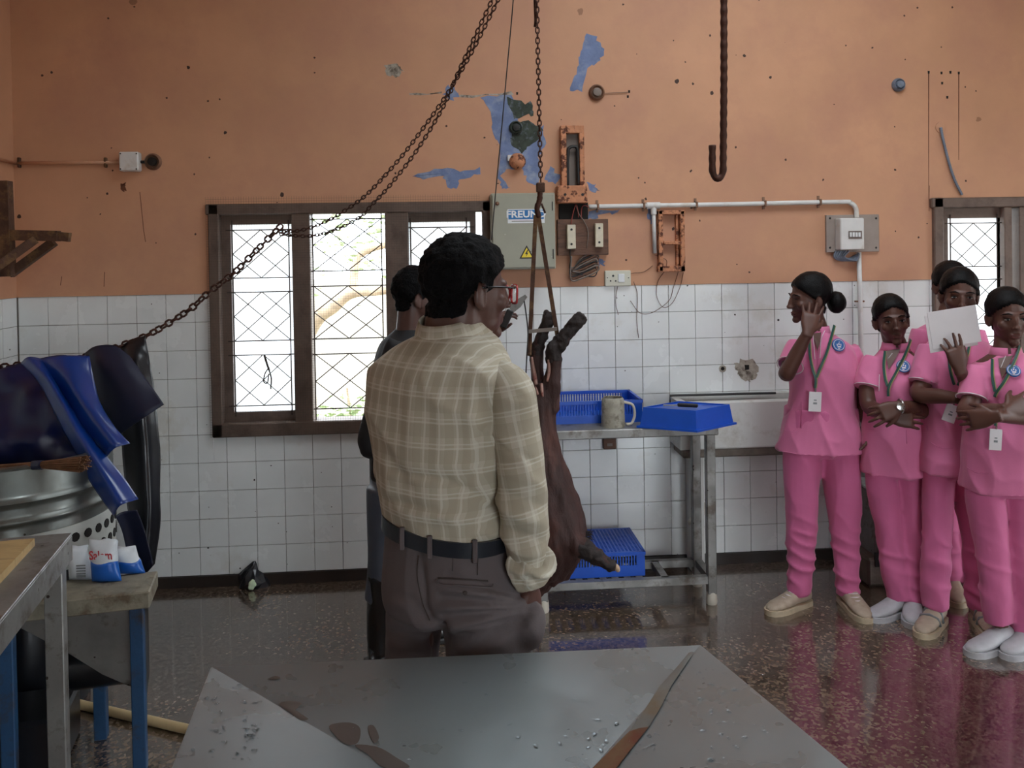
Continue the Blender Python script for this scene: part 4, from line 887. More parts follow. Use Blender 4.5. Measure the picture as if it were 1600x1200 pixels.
def drops(n, x0, x1, y0, y1, i, slant=0):
    for _ in range(n):
        y = RNG.uniform(y0, y1); x = RNG.uniform(x0, x1)+slant*(y-y0); p = onpanel(x, y, i, 0); s = RNG.uniform(.0015, .0045); mb.ell(p, (s*1.6, s, s*.5), rotz(RNG.uniform(0, 3)), 8, 6)
drops(55, 318, 420, 1070, 1190, 3, -.2); drops(26, 930, 1010, 1110, 1190, 0, -.3); drops(24, 1000, 1050, 1110, 1180, 1, -.4); drops(40, 1080, 1200, 1040, 1190, 1); drops(20, 500, 900, 1050, 1190, 0)
tag(mb.build('water_droplets', 'water', ft, True), kind='stuff')
# ================================================================= goat carcass
mat('goat_hide', (52, 24, 18), .65, var=.35, scale=14, bump=.5, bscale=90, stretch=(1, 1, .35), col2=(84, 46, 36), c2=(.5, .68), c2scale=9)
mat('goat_dark', (34, 24, 22), .7, var=.3, scale=20, bump=.4, bscale=80); mat('flesh', (158, 122, 110), .4, var=.2, scale=30, col2=(120, 52, 44), c2=(.5, .62), c2scale=30); mat('hoof', (188, 160, 130), .5, var=.15)
dg_ = 3.05
gt = thing('goat_carcass', at(850, 700, dg_), 'brown goat carcass hanging head down from the hanger by its hind legs', 'goat')
def chainrings(mb, pts, seg=14):                              # pts: (x, y, d, r[, squash])
    P = [at(*p[:3]) for p in pts]; S = spline(P, 5); Rr = [v[0] for v in spline([V(p[3], 0, 0) for p in pts], 5)]; mb.tube(S, Rr, seg); return mb
mb = MB()
chainrings(mb, [(848, 600, dg_, .035), (846, 625, dg_, .055), (842, 665, dg_, .062), (845, 715, dg_, .078), (854, 780, dg_, .112), (860, 830, dg_, .128), (856, 868, dg_, .112), (848, 892, dg_, .08), (842, 905, dg_, .045)], 22)
chainrings(mb, [(846, 890, dg_+.02, .07), (825, 918, dg_+.03, .055), (800, 945, dg_+.03, .048), (785, 965, dg_+.03, .045)])          # neck, behind the standing man
chainrings(mb, [(788, 955, dg_+.03, .045), (775, 980, dg_+.02, .05), (768, 1010, dg_, .035), (764, 1028, dg_, .022)])                # head
chainrings(mb, [(770, 962, dg_+.08, .008), (745, 950, dg_+.1, .018), (730, 955, dg_+.12, .008)]); chainrings(mb, [(770, 962, dg_-.03, .008), (748, 960, dg_-.05, .018), (735, 970, dg_-.06, .008)])
chainrings(mb, [(856, 640, dg_, .045), (860, 605, dg_-.01, .033), (865, 580, dg_-.01, .024), (867, 563, dg_-.01, .026), (864, 550, dg_-.01, .027), (876, 535, dg_-.01, .024), (890, 517, dg_-.01, .021), (902, 503, dg_-.01, .021), (912, 494, dg_-.01, .016)])
chainrings(mb, [(842, 640, dg_+.03, .045), (840, 605, dg_+.03, .026), (838, 580, dg_+.03, .022), (838, 560, dg_+.03, .025), (840, 545, dg_+.03, .023), (848, 522, dg_+.03, .017), (855, 505, dg_+.03, .019), (859, 489, dg_+.03, .016)])
chainrings(mb, [(872, 835, dg_-.06, .07), (898, 850, dg_-.08, .042), (925, 866, dg_-.09, .026), (950, 881, dg_-.09, .018), (962, 887, dg_-.09, .015)])
chainrings(mb, [(840, 850, dg_+.08, .06), (825, 880, dg_+.12, .035), (815, 915, dg_+.13, .022), (808, 945, dg_+.13, .016)])
chainrings(mb, [(858, 608, dg_-.02, .014), (868, 598, dg_-.03, .013), (871, 608, dg_-.03, .011), (871, 620, dg_-.03, .006)])      # tail
me, _ = fuse(mb, .007, 2, lambda v, n: .006*vnoise(v*np.array([60, 60, 16]))+.004*vnoise(v*np.array([26, 26, 9])+5))
place(me, 'body', 'goat_hide', gt)
for pts in (((866, 566, dg_-.012, .028), (865, 550, dg_-.012, .030), (877, 534, dg_-.012, .027), (891, 516, dg_-.012, .024), (903, 502, dg_-.012, .024), (912, 493, dg_-.012, .02)),
            ((893, 847, dg_-.075, .030), (906, 854, dg_-.085, .036), (925, 866, dg_-.092, .029), (948, 880, dg_-.092, .021), (958, 885.5, dg_-.092, .018)),
            ((838, 566, dg_+.03, .026), (840, 546, dg_+.03, .026), (848, 522, dg_+.03, .02), (855, 505, dg_+.03, .022), (859, 488, dg_+.03, .019))):
    mb = MB(); chainrings(mb, pts); me, _ = fuse(mb, .005, 1, lambda v, n: .006*vnoise(v*40)+.004*vnoise(v*90)); place(me, 'shank_hair', 'goat_dark', gt)
for pts in (((831, 558, dg_, .004), (833, 575, dg_, .007), (836, 590, dg_, .008), (838, 602, dg_-.02, .006)), ((857, 562, dg_-.03, .004), (858, 580, dg_-.03, .006), (855, 596, dg_-.04, .004)), ((846, 600, dg_-.035, .006), (847, 612, dg_-.055, .005), (848, 620, dg_-.058, .003)), ((838, 604, dg_-.02, .006), (840, 616, dg_-.05, .004))):
    mb = MB(); chainrings(mb, pts, 8); mb.build('exposed_sinew', 'flesh', gt, True)
MB().ell(at(964, 887.5, dg_-.09), (.010, .012, .015), roty(-.4)).build('hoof', 'hoof', gt, True)
mb = MB()
for k in range(16): p = at(921+RNG.uniform(-3, 2), 836+RNG.uniform(-6, 6), dg_-.02); mb.tube([p-RT*.02, p, p+RT*RNG.uniform(.004, .014)-UP*RNG.uniform(-.01, .015)], [.003, .002, .0004], 4)
tag(mb.build('elbow_tuft', 'goat_dark', gt), kind='stuff')

# ================================================================= people
R0 = V(math.cos(YAW), -math.sin(YAW), 0); F0 = V(math.sin(YAW), math.cos(YAW), 0); Z0 = V(0, 0, 1)
def axes(deg):                                               # facing: 0 = away from viewer, 90 = viewer's right, 180 = towards viewer
    a = math.radians(deg); f = F0*math.cos(a)+R0*math.sin(a); return nrm(np.cross(f, Z0)), f      # right hand side, forward
def ring(c, u, w, a, b, n=28, p=2.3):
    out = []
    for t in np.linspace(0, 2*math.pi, n, endpoint=False):
        ct, st = math.cos(t), math.sin(t); out.append(c+u*a*math.copysign(abs(ct)**(2/p), ct)+w*b*math.copysign(abs(st)**(2/p), st))
    return out
def loftsec(mb, secs, u, w, n=28, p=2.3, fine=4):            # secs: (centre, a, b)
    C = spline([s[0] for s in secs], fine); AB = spline([V(s[1], s[2], 0) for s in secs], fine)
    return mb.loft([ring(c, u, w, max(.004, ab[0]), max(.004, ab[1]), n, p) for c, ab in zip(C, AB)])
def limb(mb, pts, rad, seg=16, fine=4):
    S = spline(pts, fine); Rr = [v[0] for v in spline([V(r, 0, 0) for r in rad], fine)]; return mb.tube(S, Rr, seg)
def head_frame(c, deg, pitch=0., roll=0.):
    r, f = axes(deg); f2 = f*math.cos(pitch)+Z0*math.sin(pitch); u = np.cross(r, f2); r2 = r*math.cos(roll)+u*math.sin(roll); u2 = np.cross(r2, f2)
    return np.asarray(c, float), np.stack([r2, f2, u2], 1)
def head_shape(mb, H, s=1., male=False):
    c, R = H
    def E(p, r, Q=None): mb.ell(c+R@(np.array(p)*s), np.array(r)*s, R if Q is None else R@Q, 18, 12)
    E((0, -.016, .042), (.074, .094, .082)); E((0, .016, -.012), (.063, .074, .088)); E((0, .026, -.066), (.049 if male else .044, .054, .040)); E((0, .070, -.096), (.021, .018, .017))
    E((0, .070, .022), (.050, .019, .013)); E((0, .093, -.008), (.0095, .012, .028), rotx(.32)); E((0, .103, -.030), (.014, .012, .0100)); 
    for q in (-1, 1):
        E((q*.010, .098, -.033), (.008, .010, .007)); E((q*.040, .058, -.022), (.022, .022, .022)); E((q*.077, -.012, -.008), (.008, .020, .031), rotz(q*.35)); E((q*.074, -.004, -.030), (.008, .010, .012))
    E((0, .079, -.061), (.023, .012, .0062)); E((0, .077, -.0715), (.020, .012, .007))
def hand(mb, w, d, nrmv, side, curl=.25, spread=.10, s=1., thumb=.7, curls=None):
    """w wrist, d pointing direction, nrmv the way the palm faces, side +1 if the thumb lies along cross(d, nrmv)"""
    d = nrm(d); n = nrm(nrmv-d*(nrmv@d)); l = np.cross(d, n)*side
    def rr(c, a, b): return ring(c, l, n, a, b, 14, 2.6)
    mb.loft([rr(w-d*.02*s, .024*s, .019*s), rr(w+d*.01*s, .027*s, .018*s), rr(w+d*.04*s, .038*s, .016*s), rr(w+d*.075*s, .041*s, .0145*s), rr(w+d*.092*s, .038*s, .011*s)])
    for k, (off, L) in enumerate(((.0315, .070), (.0108, .078), (-.0105, .073), (-.031, .058))):
        cu = curls[k] if curls else curl; p = w+d*(.082-.003*abs(k-1))*s+l*off*s; ang = 0.; pts = [p-d*.012*s, p]; dd = nrm(d+l*spread*(1.5-k)*.8)
        for q, fr in enumerate((.45, .31, .24)):
            ang += cu*(1. if q else .8); v = dd*math.cos(ang)+n*math.sin(ang); p = p+v*L*fr*s; pts.append(p)
        mb.tube(pts, [.0082*s, .0084*s, .0078*s, .0072*s, .0052*s], 9)
    b = w+d*.022*s+l*.026*s; t1 = nrm(d*.75+l*thumb+n*.35); t2 = nrm(d*1.+l*thumb*.45+n*.45)
    mb.tube([b-t1*.01*s, b+t1*.028*s, b+t1*.028*s+t2*.028*s, b+t1*.028*s+t2*.050*s], [.012*s, .0112*s, .0092*s, .006*s], 9)
def seen_point(v, px, py, tol=5.):
    d = v-CAM; z = d@FW; x = 800+F*(d@RT)/z; y = CY-F*(d@UP)/z
    for t in (tol, tol*2, tol*4):
        ok = (np.abs(x-px) < t) & (np.abs(y-py) < t)
        if ok.any(): return at(px, py, z[ok].min())
    return at(px, py, np.median(z))
def hair_shell(me, H, s, thick, prof, curl=0., cs=60.):
    c, R = H; n = len(me.vertices); v = np.empty(n*3); me.vertices.foreach_get('co', v); v = v.reshape(-1, 3); L = (v-c)@R/s
    m = L[:, 2]-np.interp(L[:, 1], [p[0] for p in prof], [p[1] for p in prof])-.014*np.exp(-(L[:, 0]/.028)**2)*(L[:, 1] > .03)
    rad = np.linalg.norm(L-np.array([0, -.01, .03]), axis=1); m = np.where(rad < .145, m, -1); m = np.where((np.abs(L[:, 0]) > .0775) & (L[:, 2] < .024) & (L[:, 1] > -.04), -1, m)
    lv = np.empty(len(me.loops), int); me.loops.foreach_get('vertex_index', lv); q = lv.reshape(-1, 4); keep = (m[q] > -.003).all(1); q = q[keep]
    idx = np.unique(q); mp = -np.ones(n, int); mp[idx] = np.arange(len(idx)); L = L[idx]; mm = np.clip((m[idx]+.003)/.014, 0, 1); mm = mm*mm*(3-2*mm)
    o = L-np.array([0, -.012, .02]); o = o/np.linalg.norm(o, axis=1)[:, None]; t = thick*mm
    if curl: t = t+curl*mm*(vnoise(L*cs)+.7*vnoise(L*cs*2.1+9))
    P = c+(L+o*t[:, None])@R.T*s
    return MB().add(P, [tuple(a) for a in mp[q]])
HAIR_F = [(-.14, -.078), (-.06, -.074), (-.035, -.045), (-.015, -.012), (.012, .012), (.04, .034), (.06, .050), (.075, .058), (.11, .068)]
HAIR_M = [(-.14, -.058), (-.06, -.056), (-.04, -.046), (-.025, .0), (.012, .0), (.022, .028), (.05, .046), (.07, .066), (.11, .088)]
mat('skin_dark', (88, 56, 46), .48, var=.10, scale=14, bump=.04, bscale=120, spec=.45)
mat('skin_man', (84, 56, 48), .45, var=.10, scale=14, bump=.05, bscale=120, spec=.5)
mat('hair_black', (12, 11, 12), .5, var=.3, scale=60, bump=.3, bscale=160, spec=.15); mat('hair_curly', (11, 11, 13), .7, var=.4, scale=80, bump=.8, bscale=140, spec=.12)
mat('pink_cloth', (214, 116, 158), .75, var=.06, scale=5, bump=.08, bscale=260, sheen=.25); mat('pink_trouser', (202, 100, 146), .75, var=.06, scale=5, bump=.08, bscale=260, sheen=.2)
mat('white_trim', (224, 214, 218), .6); mat('lanyard_green', (34, 78, 70), .45, var=.15, scale=40); mat('lanyard_yellow', (170, 168, 90), .5); mat('badge_white', (216, 212, 214), .3, var=.04); mat('emblem_blue', (44, 96, 158), .5, var=.1, scale=90)
mat('shoe_beige', (170, 154, 136), .6, var=.12, scale=20, col2=(150, 132, 112), c2=(.55, .7)); mat('shoe_white', (178, 178, 182), .65, var=.1, scale=20, col2=(170, 168, 166), c2=(.55, .7)); mat('sole_cream', (188, 172, 146), .6, var=.15, scale=18)
mat('eye_white', (150, 142, 138), .25, var=.03); mat('eye_dark', (18, 12, 10), .15); mat('lip', (104, 58, 54), .45, var=.08); mat('watch_silver', (190, 196, 196), .2, metal=.9)
def crease(v, seed, s, amp):
    sh = v+np.stack([.35*v[:, 2], .2*v[:, 2], .25*(v[:, 0]-v[:, 1])], 1); n = vnoise(sh*np.array(s)+seed*3.7); return amp*((1-np.abs(n))**2.5-.45)
def shoe(parent, ankle, fdir, L=.25, m='shoe_white', sole='sole_cream', straps=0, laces=False):
    a = np.asarray(ankle, float); f = nrm(fdir*np.array([1, 1, 0])); r = np.cross(f, Z0); h = a*np.array([1, 1, 0])-f*.06
    def rg(t, hw, z0, z1):
        c = h+f*L*t; return [c+r*hw*math.copysign(abs(math.cos(q))**.75, math.cos(q))+Z0*((z0+z1)/2+(z1-z0)/2*math.sin(q)) for q in np.linspace(0, 2*math.pi, 16, endpoint=False)]
    up = MB().loft([rg(t, w, .018, z) for t, w, z in ((0, .020, .06), (.04, .031, .085), (.15, .036, .098), (.30, .037, .092), (.45, .040, .078), (.62, .044, .062), (.80, .043, .052), (.93, .032, .044), (1.0, .014, .034))])
    so = up.build('shoe', m, parent, 60)
    MB().loft([[h+f*L*t+r*w*q for q in (-1, 1)]+[h+f*L*t+r*w*q+Z0*.024 for q in (1, -1)] for t, w in ((-.02, .018), (.03, .034), (.2, .040), (.45, .043), (.68, .050), (.85, .047), (.97, .034), (1.03, .014))]).build('sole', sole, so, 50)
    for k in range(straps):
        t = .40+.17*k; c = h+f*L*t; hw = .042+.003*k; z = .080-.014*k
        MB().tube([c+r*hw*1.02+Z0*.03, c+r*hw*.8+Z0*(z-.006), c+Z0*(z+.004), c-r*hw*.8+Z0*(z-.006), c-r*hw*1.02+Z0*.03], .0055, 6).build('strap', 'packet_grey', so, True)
    if laces:
        for k in range(4): t = .36+.08*k; c = h+f*L*t; z = .088-.009*k; MB().tube([c-r*.022+Z0*(z-.004), c+f*.008+Z0*z, c+r*.022+Z0*(z-.004)], .003, 5).build('lace', 'white_trim', so, True)
def legs(mb, hipc, u, w, L, R_, rad, top=None):
    for J in (L, R_): limb(mb, J, rad, 18)
def eyes_on(person, H, s=1., closed=False):
    c, R = H
    for q in (-1, 1):
        if closed: e = person
        else: e = MB().ell(c+R@(V(q*.031, .0785, .004)*s), V(.0130, .0070, .0050)*s, R, 12, 8).build('eye', 'eye_white', person, True)
        if not closed: MB().ell(c+R@(V(q*.031, .0825, .004)*s), V(.0058, .0040, .0052)*s, R, 10, 8).build('iris', 'eye_dark', e, True)
        MB().tube([c+R@(V(q*x, y, z)*s) for x, y, z in ((.014, .088, .0255), (.028, .087, .031), (.045, .076, .027), (.053, .067, .021))], [.0018, .003, .0026, .001], 6).build('eyebrow', 'hair_black', person, True)
        MB().tube([c+R@(V(q*x, y, z)*s) for x, y, z in ((.017, .0815 if closed else .085, .0065), (.030, .0835 if closed else .0868, .0100), (.045, .0755 if closed else .0795, .0065))], [.0012, .0022, .0012], 6).build('eyelid', 'hair_black', e, True)
    MB().ell(c+R@(V(0, .0825, -.0615)*s), V(.0205, .0095, .0046)*s, R, 14, 8).ell(c+R@(V(0, .081, -.0705)*s), V(.0185, .0095, .0055)*s, R, 14, 8).build('lips', 'lip', person, True)

def student(label, d, face, head, hdeg, hpitch, hroll, neck, torso, shoulders, arms, lg, feet, hs=.97, extras=None, seedv=0, bun=None, visface=True, closed=False):
    """positions are (x, y, depth offset); shoulders/arms: [(shoulder, sleeve end, elbow, wrist, hand(dir, palm, side, curl...))]"""
    def A(p): return at(p[0], p[1], d+(p[2] if len(p) > 2 else 0))
    base = A((torso[-1][0], 0))*0; f0 = (A(lg[0][-1])+A(lg[1][-1]))/2
    root = thing('person', V(f0[0], f0[1], 0), label, 'person', 'students in pink uniform tunics'); u, w = axes(face); s_ = d/F
    H = head_frame(A(head), hdeg, hpitch, hroll)
    # body
    mb = MB(); head_shape(mb, H, hs)
    c, R = H; nb = A(neck)
    limb(mb, [c+R@V(0, -.022, -.03)*hs, c+R@V(0, -.018, -.085)*hs, nb+Z0*.02, nb-Z0*.05], [.050, .047, .050, .06])
    loftsec(mb, [(A((x, y)), hw*s_*.90, dp*.88) for x, y, hw, dp in torso[:-1]], u, w)
    for sh, se, el, wr, hd in arms:
        limb(mb, [A(sh), A(se), A(el), (A(el)+A(wr))*.5, A(wr)], [.040, .039, .036, .033, .0235], 14)
        if hd: hand(mb, A(wr), A(hd[0])-A(wr), np.asarray(hd[1], float)@np.stack([RT, UP, FW]), hd[2], *hd[3:4], **(hd[4] if len(hd) > 4 else {}))
    for J in lg: limb(mb, [A(p) for p in J], [min(.06, .62*np.linalg.norm(A(lg[0][0])-A(lg[1][0]))/2), .04, .032], 10)
    me, vb = fuse(mb, .0048, 3)
    hb = hair_shell(me, H, hs, .010, HAIR_F, .0014, 40.)
    bo = place(me, 'body', 'skin_dark', root)
    hm = hb
    hr = hm.build('hair', 'hair_black', root, True, fix=False)
    if bun: me2, _ = fuse(MB().ell(c+R@(V(*bun[:3])*hs), V(*bun[3:6])*hs, R), .005, 1, lambda v, n: .002*vnoise(v*np.array([90, 90, 40]))); place(me2, 'hair_bun', 'hair_black', root)
    if visface: eyes_on(root, H, hs, closed)
    # trousers
    mb = MB(); hp = torso[-2]; hp2 = torso[-1]
    loftsec(mb, [(A((hp[0], hp[1]-30)), hp[2]*s_*.9, hp[3]*.92), (A((hp2[0], hp2[1]-14)), hp2[2]*s_*.86, hp2[3]*.84), (A((hp2[0], hp2[1]+6)), hp2[2]*s_*.72, hp2[3]*.66)], u, w)
    rh = np.linalg.norm(A(lg[0][0])-A(lg[1][0]))/2*1.0
    for J in lg: limb(mb, [A(J[0])+Z0*.10, A(J[0]), A(J[1]), (A(J[1])*.45+A(J[2])*.55), A(J[2])+Z0*.01], [rh*.95, rh, min(.073, rh*.9), min(.062, rh*.85), .054], 18)
    fk = [A(J[1]) for J in lg]; an = [A(J[2]) for J in lg]
    def tdisp(v, n):
        o = .0045*vnoise(v*np.array([9, 9, 5])+seedv)+.003*vnoise(v*np.array([16, 16, 8])+seedv)
        zz = v[:, 2]; low = np.clip((.62-zz)/.45, 0, 1); return o+low*crease(v, seedv, (7, 7, 17), .013)+crease(v, seedv+3, (10, 10, 3), .006)
    me, vt = fuse(mb, .0085, 3, tdisp); place(me, 'trousers', 'pink_trouser', root)
    # tunic
    mb = MB(); secs = [(A((x, y)), hw*s_, dp) for x, y, hw, dp in torso]; loftsec(mb, secs, u, w)
    for sh, se, el, wr, hd in arms:
        a, b = A(sh), A(se); dd = nrm(b-a); limb(mb, [a-dd*.01, a+dd*.03, (a+b)/2, b-dd*.004, b], [.050, .056, .058, .060, .058], 18)
    ztop = secs[0][0][2]; zl = secs[-1][0][2]; me, vt = fuse(mb, .0072, 2, lambda v, n: .005*vnoise(v*np.array([8, 8, 3.5])+seedv)+crease(v, seedv, (9, 9, 6), .007)+np.clip((ztop-.18-v[:, 2])/(ztop-.18-zl), 0, 1)*crease(v, seedv+7, (11, 11, 2.2), .015))
    tu = place(me, 'tunic', 'pink_cloth', root)
    vt = vt[((vt-CAM)@FW) < np.inf]
    for sh, se, el, wr, hd in arms:
        a, b = A(sh), A(se); dd = nrm(b-a); q1, q2, _d = frame_of(dd); MB().tube([b-dd*.003+(q1*math.cos(t)+q2*math.sin(t))*.059 for t in np.linspace(0, 2*math.pi, 22, endpoint=False)], .0022, 5, True).build('sleeve_trim', 'white_trim', tu, True)
    # stand collar
    cb = [(nb+Z0*(-.012), .068, .064), (nb+Z0*.012, .060, .057), (nb+Z0*.030, .056, .053)]
    rg = [ring(p, u, w, a, b, 30, 2.) for p, a, b in cb]; gap = set((6, 7, 8, 9))
    mbc = MB(); k = 30; vs = np.concatenate(rg); fs = [(i*k+q, i*k+(q+1) % k, (i+1)*k+(q+1) % k, (i+1)*k+q) for i in range(2) for q in range(k) if q not in (7,)]
    oc = mbc.add(vs, fs).build('collar', 'pink_cloth', tu, True); md = oc.modifiers.new('t', 'SOLIDIFY'); md.thickness = .004
    ex = extras or {}
    def sp(px, py, lift=.004): p = seen_point(vt, px, py); return p-FW*lift
    if 'lanyard' in ex:
        for pts in ex['lanyard']:
            P = resample(spline([sp(x, y, .007) for x, y in pts], 6), .012); wv = []
            for i, p in enumerate(P):
                t = nrm(P[min(i+1, len(P)-1)]-P[max(i-1, 0)]); sd = nrm(np.cross(t, FW)); wv.append((p, sd))
            lo = MB().loft([[p-sd*.0068, p+sd*.0068, p+sd*.0068-FW*.002, p-sd*.0068-FW*.002] for p, sd in wv]).build('lanyard', 'lanyard_green', root)
            MB().loft([[p+sd*.0036-FW*.0021, p+sd*.0058-FW*.0021, p+sd*.0058-FW*.0032, p+sd*.0036-FW*.0032] for p, sd in wv]).build('stripe', 'lanyard_yellow', lo)
    if 'badge' in ex:
        (x, y), (wp, hp_), tilt = ex['badge']; c_ = sp(x, y, .012); uu = RT*math.cos(tilt)+UP*math.sin(tilt); ww = np.cross(uu, -FW)*-1; ww = UP*math.cos(tilt)-RT*math.sin(tilt)
        W, Hh = wp*s_, hp_*s_; B = np.stack([uu, ww, -FW], 1)
        bd_ = MB().box(c_, (W, Hh, .003), B, .001).build('id_badge', 'badge_white', root)
        MB().box(c_-FW*.002-ww*Hh*.08, (W*.3, Hh*.1, .001), B).box(c_-FW*.002+ww*Hh*.08, (W*.22, Hh*.06, .001), B).build('badge_print', 'packet_grey', bd_)
        MB().tube([c_+ww*Hh*.5, c_+ww*(Hh*.5+.02), c_+ww*(Hh*.5+.035)], .004, 6).build('clip', 'watch_silver', bd_)
    if 'emblem' in ex:
        x, y, r = ex['emblem']; p0 = sp(x, y, .003); pa, pb, pc = sp(x-5, y, .003), sp(x+5, y, .003), sp(x, y-5, .003); n = nrm(np.cross(pb-pa, pc-p0)); n = n if n@FW < 0 else -n; rr = r*s_; uu = nrm(np.cross(Z0, n)); ww = np.cross(n, uu)
        em = MB().lathe([(rr, -.004), (rr, .003), (rr*.9, .0035)], p0, n, 26).build('emblem', 'emblem_blue', tu)
        MB().tube([p0+n*.0036+(uu*math.cos(t)+ww*math.sin(t))*rr*.82 for t in np.linspace(0, 2*math.pi, 26, endpoint=False)], rr*.05, 4, True).build('emblem_ring', 'white_trim', em)
        g = MB()
        for dx, dy, sx, sy in ((-.28, .0, .14, .3), (.0, .12, .16, .3), (.28, .0, .14, .3), (0, -.32, .55, .22), (-.1, -.62, .3, .12), (.12, .42, .2, .1)): g.box(p0+n*.004+uu*dx*rr+ww*dy*rr, (sx*rr, sy*rr, .001), np.stack([uu, ww, n], 1))
        g.build('emblem_figure', 'white_trim', em)
    for pts in ex.get('piping', []):
        MB().tube(resample(spline([sp(x, y, .002) for x, y in pts], 5), .015), .0016, 5).build('piping', 'white_trim', tu, True)
    for pts in ex.get('vneck', []):
        MB().prism([sp(x, y, .0025) for x, y in pts], -FW*.001).build('neck_opening', 'skin_dark', tu)
    for pts in ex.get('seam', []):
        MB().tube(resample(spline([sp(x, y, .0005) for x, y in pts], 5), .02), .0016, 5).build('seam', 'pink_trouser', tu, True)
    for (J, ft) in zip(lg, feet):
        shoe(root, A(J[2]), ft[0][0]*R0+ft[0][1]*F0, ft[1], **ft[2])
    return root, vb, vt, H

PU = (0, 0, -1)
# first student, hand on cheek, face turned away to the left
g1, _, g1t, H1 = student('tall student at the left of the group, pressing her hand to her cheek', 4.05, 188, (1264, 467), 264, -.06, .05, (1276, 519),
    [(1276, 516, 16, .055), (1280, 527, 31, .075), (1284, 541, 45, .095), (1286, 564, 49, .118), (1286, 590, 50, .122), (1284, 625, 52, .112), (1282, 665, 60, .118), (1282, 705, 67, .125)], None,
    [((1244, 540, -.02), (1234, 572, -.10), (1229, 584, -.14), (1262, 520, -.20), ((1272, 470, -.15), (.25, .1, 1), -1, .12, dict(spread=.2))),
     ((1325, 547, .0), (1338, 588, .0), (1347, 622, -.02), (1352, 658, -.06), ((1353, 700, -.10), (-1, 0, 0), 1, .35))],
    [[(1253, 722), (1252, 815), (1249, 928)], [(1313, 722), (1319, 815), (1325, 932)]],
    [((-1, -.55), .26, dict(m='shoe_beige', laces=True)), ((.05, -1), .26, dict(m='shoe_beige', laces=True))], seedv=1.3, closed=True, bun=(0, -.138, -.028, .050, .045, .055),
    extras=dict(lanyard=[[(1303, 508), (1300, 520), (1292, 548), (1283, 570), (1275, 590)], [(1264, 530), (1265, 556), (1269, 576), (1274, 592), (1273, 606)]], badge=((1272, 627), (19, 30), -.05), emblem=(1310, 539, 10),
        vneck=[[(1270, 521), (1283, 519), (1281, 534), (1277, 548), (1273, 535)]], piping=[[(1291, 512), (1283, 530), (1281, 560)], [(1270, 522), (1272, 545), (1273, 565)]], seam=[[(1278, 530), (1279, 560), (1279, 585)], [(1253, 628), (1252, 672)], [(1226, 672), (1240, 675), (1252, 672)]]))
# second student, looking at the viewer, wrist watch
g2, v2, g2t, H2 = student('short student with a wrist watch looking straight at the camera', 3.95, 196, (1393, 501), 192, -.02, -.10, (1399, 545),
    [(1399, 540, 15, .055), (1401, 551, 27, .07), (1402, 564, 39, .09), (1401, 590, 46, .125), (1399, 618, 46, .122), (1398, 650, 46, .115), (1398, 695, 48, .118), (1398, 738, 49, .12)], None,
    [((1364, 564, .02), (1356, 606, -.02), (1358, 634, -.06), (1390, 652, -.20), ((1425, 655, -.22), (0, -.3, 1), 1, .3)),
     ((1436, 560, .0), (1448, 604, -.04), (1449, 640, -.10), (1406, 635, -.24), ((1372, 648, -.25), (0, -.35, 1), 1, .42, dict(spread=.14)))],
    [[(1378, 754), (1392, 850), (1404, 938)], [(1425, 754), (1427, 850), (1426, 944)]],
    [((-1, -.5), .24, dict(m='shoe_white', sole='shoe_white')), ((-.45, -1), .24, dict(m='shoe_white', sole='shoe_white'))], hs=.94, seedv=4.1,
    extras=dict(lanyard=[[(1422, 530), (1415, 550), (1400, 580), (1388, 604), (1387, 622)], [(1382, 548), (1380, 570), (1382, 590), (1386, 604)]], emblem=(1411, 572, 10),
        vneck=[[(1384, 548), (1406, 545), (1399, 560), (1388, 577), (1385, 562)]], piping=[[(1394, 552), (1386, 562)], [(1374, 585), (1373, 612)]], seam=[[(1352, 670), (1370, 672)], [(1416, 672), (1417, 700)]]), bun=(.02, -.13, -.03, .035, .035, .04))
wz = at(1407, 635, 3.95-.275); W_ = MB().lathe([(.017, -.004), (.017, .003), (.014, .004)], wz, -FW+.2*UP, 18).build('watch_case', 'watch_silver', g2, 40)
MB().tube([at(1407, 635, 3.95-.24)+(UP*math.cos(t)*.030+FW*math.sin(t)*.030) for t in np.linspace(0, 2*math.pi, 20, endpoint=False)], .005, 6, True).build('watch_strap', 'watch_silver', g2, True)
# third student, holding a sheaf of paper before her mouth
g3, v3, g3t, H3 = student('student holding a white folded sheet up in front of her face', 3.83, 186, (1499, 462), 200, -.10, .04, (1497, 522),
    [(1497, 518, 16, .055), (1497, 530, 34, .075), (1497, 542, 48, .095), (1495, 570, 50, .122), (1492, 605, 50, .122), (1490, 645, 50, .115), (1489, 690, 51, .118), (1488, 736, 52, .122)], None,
    [((1453, 545, .0), (1442, 598, -.04), (1436, 616, -.08), (1496, 622, -.22), ((1530, 626, -.22), (0, -.2, 1), 1, .3)),
     ((1541, 545, .0), (1546, 600, -.05), (1530, 636, -.14), (1500, 578, -.262), ((1490, 540, -.272), (-.1, .1, 1), -1, .15, dict(curls=[.08, .05, .35, .45])))],
    [[(1466, 752), (1463, 850), (1463, 952)], [(1514, 752), (1526, 850), (1532, 956)]],
    [((-.75, -.75), .25, dict(m='shoe_beige', straps=2)), ((-.15, -1), .25, dict(m='shoe_beige', straps=2))], hs=.97, seedv=7.7, bun=(0, -.13, .0, .04, .04, .045),
    extras=dict(lanyard=[[(1515, 530), (1510, 555), (1500, 590), (1494, 606)], [(1480, 545), (1484, 580), (1491, 604)]], badge=((1483, 645), (20, 27), -.35), seam=[[(1452, 690), (1470, 700), (1490, 700)]]))
pc_ = at(1491, 511, 3.83-.235); uu = RT*math.cos(.16)+UP*math.sin(.16); ww = np.cross(-FW, uu)
ps = thing('paper_sheet', pc_, 'white folded sheet held up before the face of the third student', 'paper')
B = np.stack([uu, ww, np.cross(uu, ww)], 1)
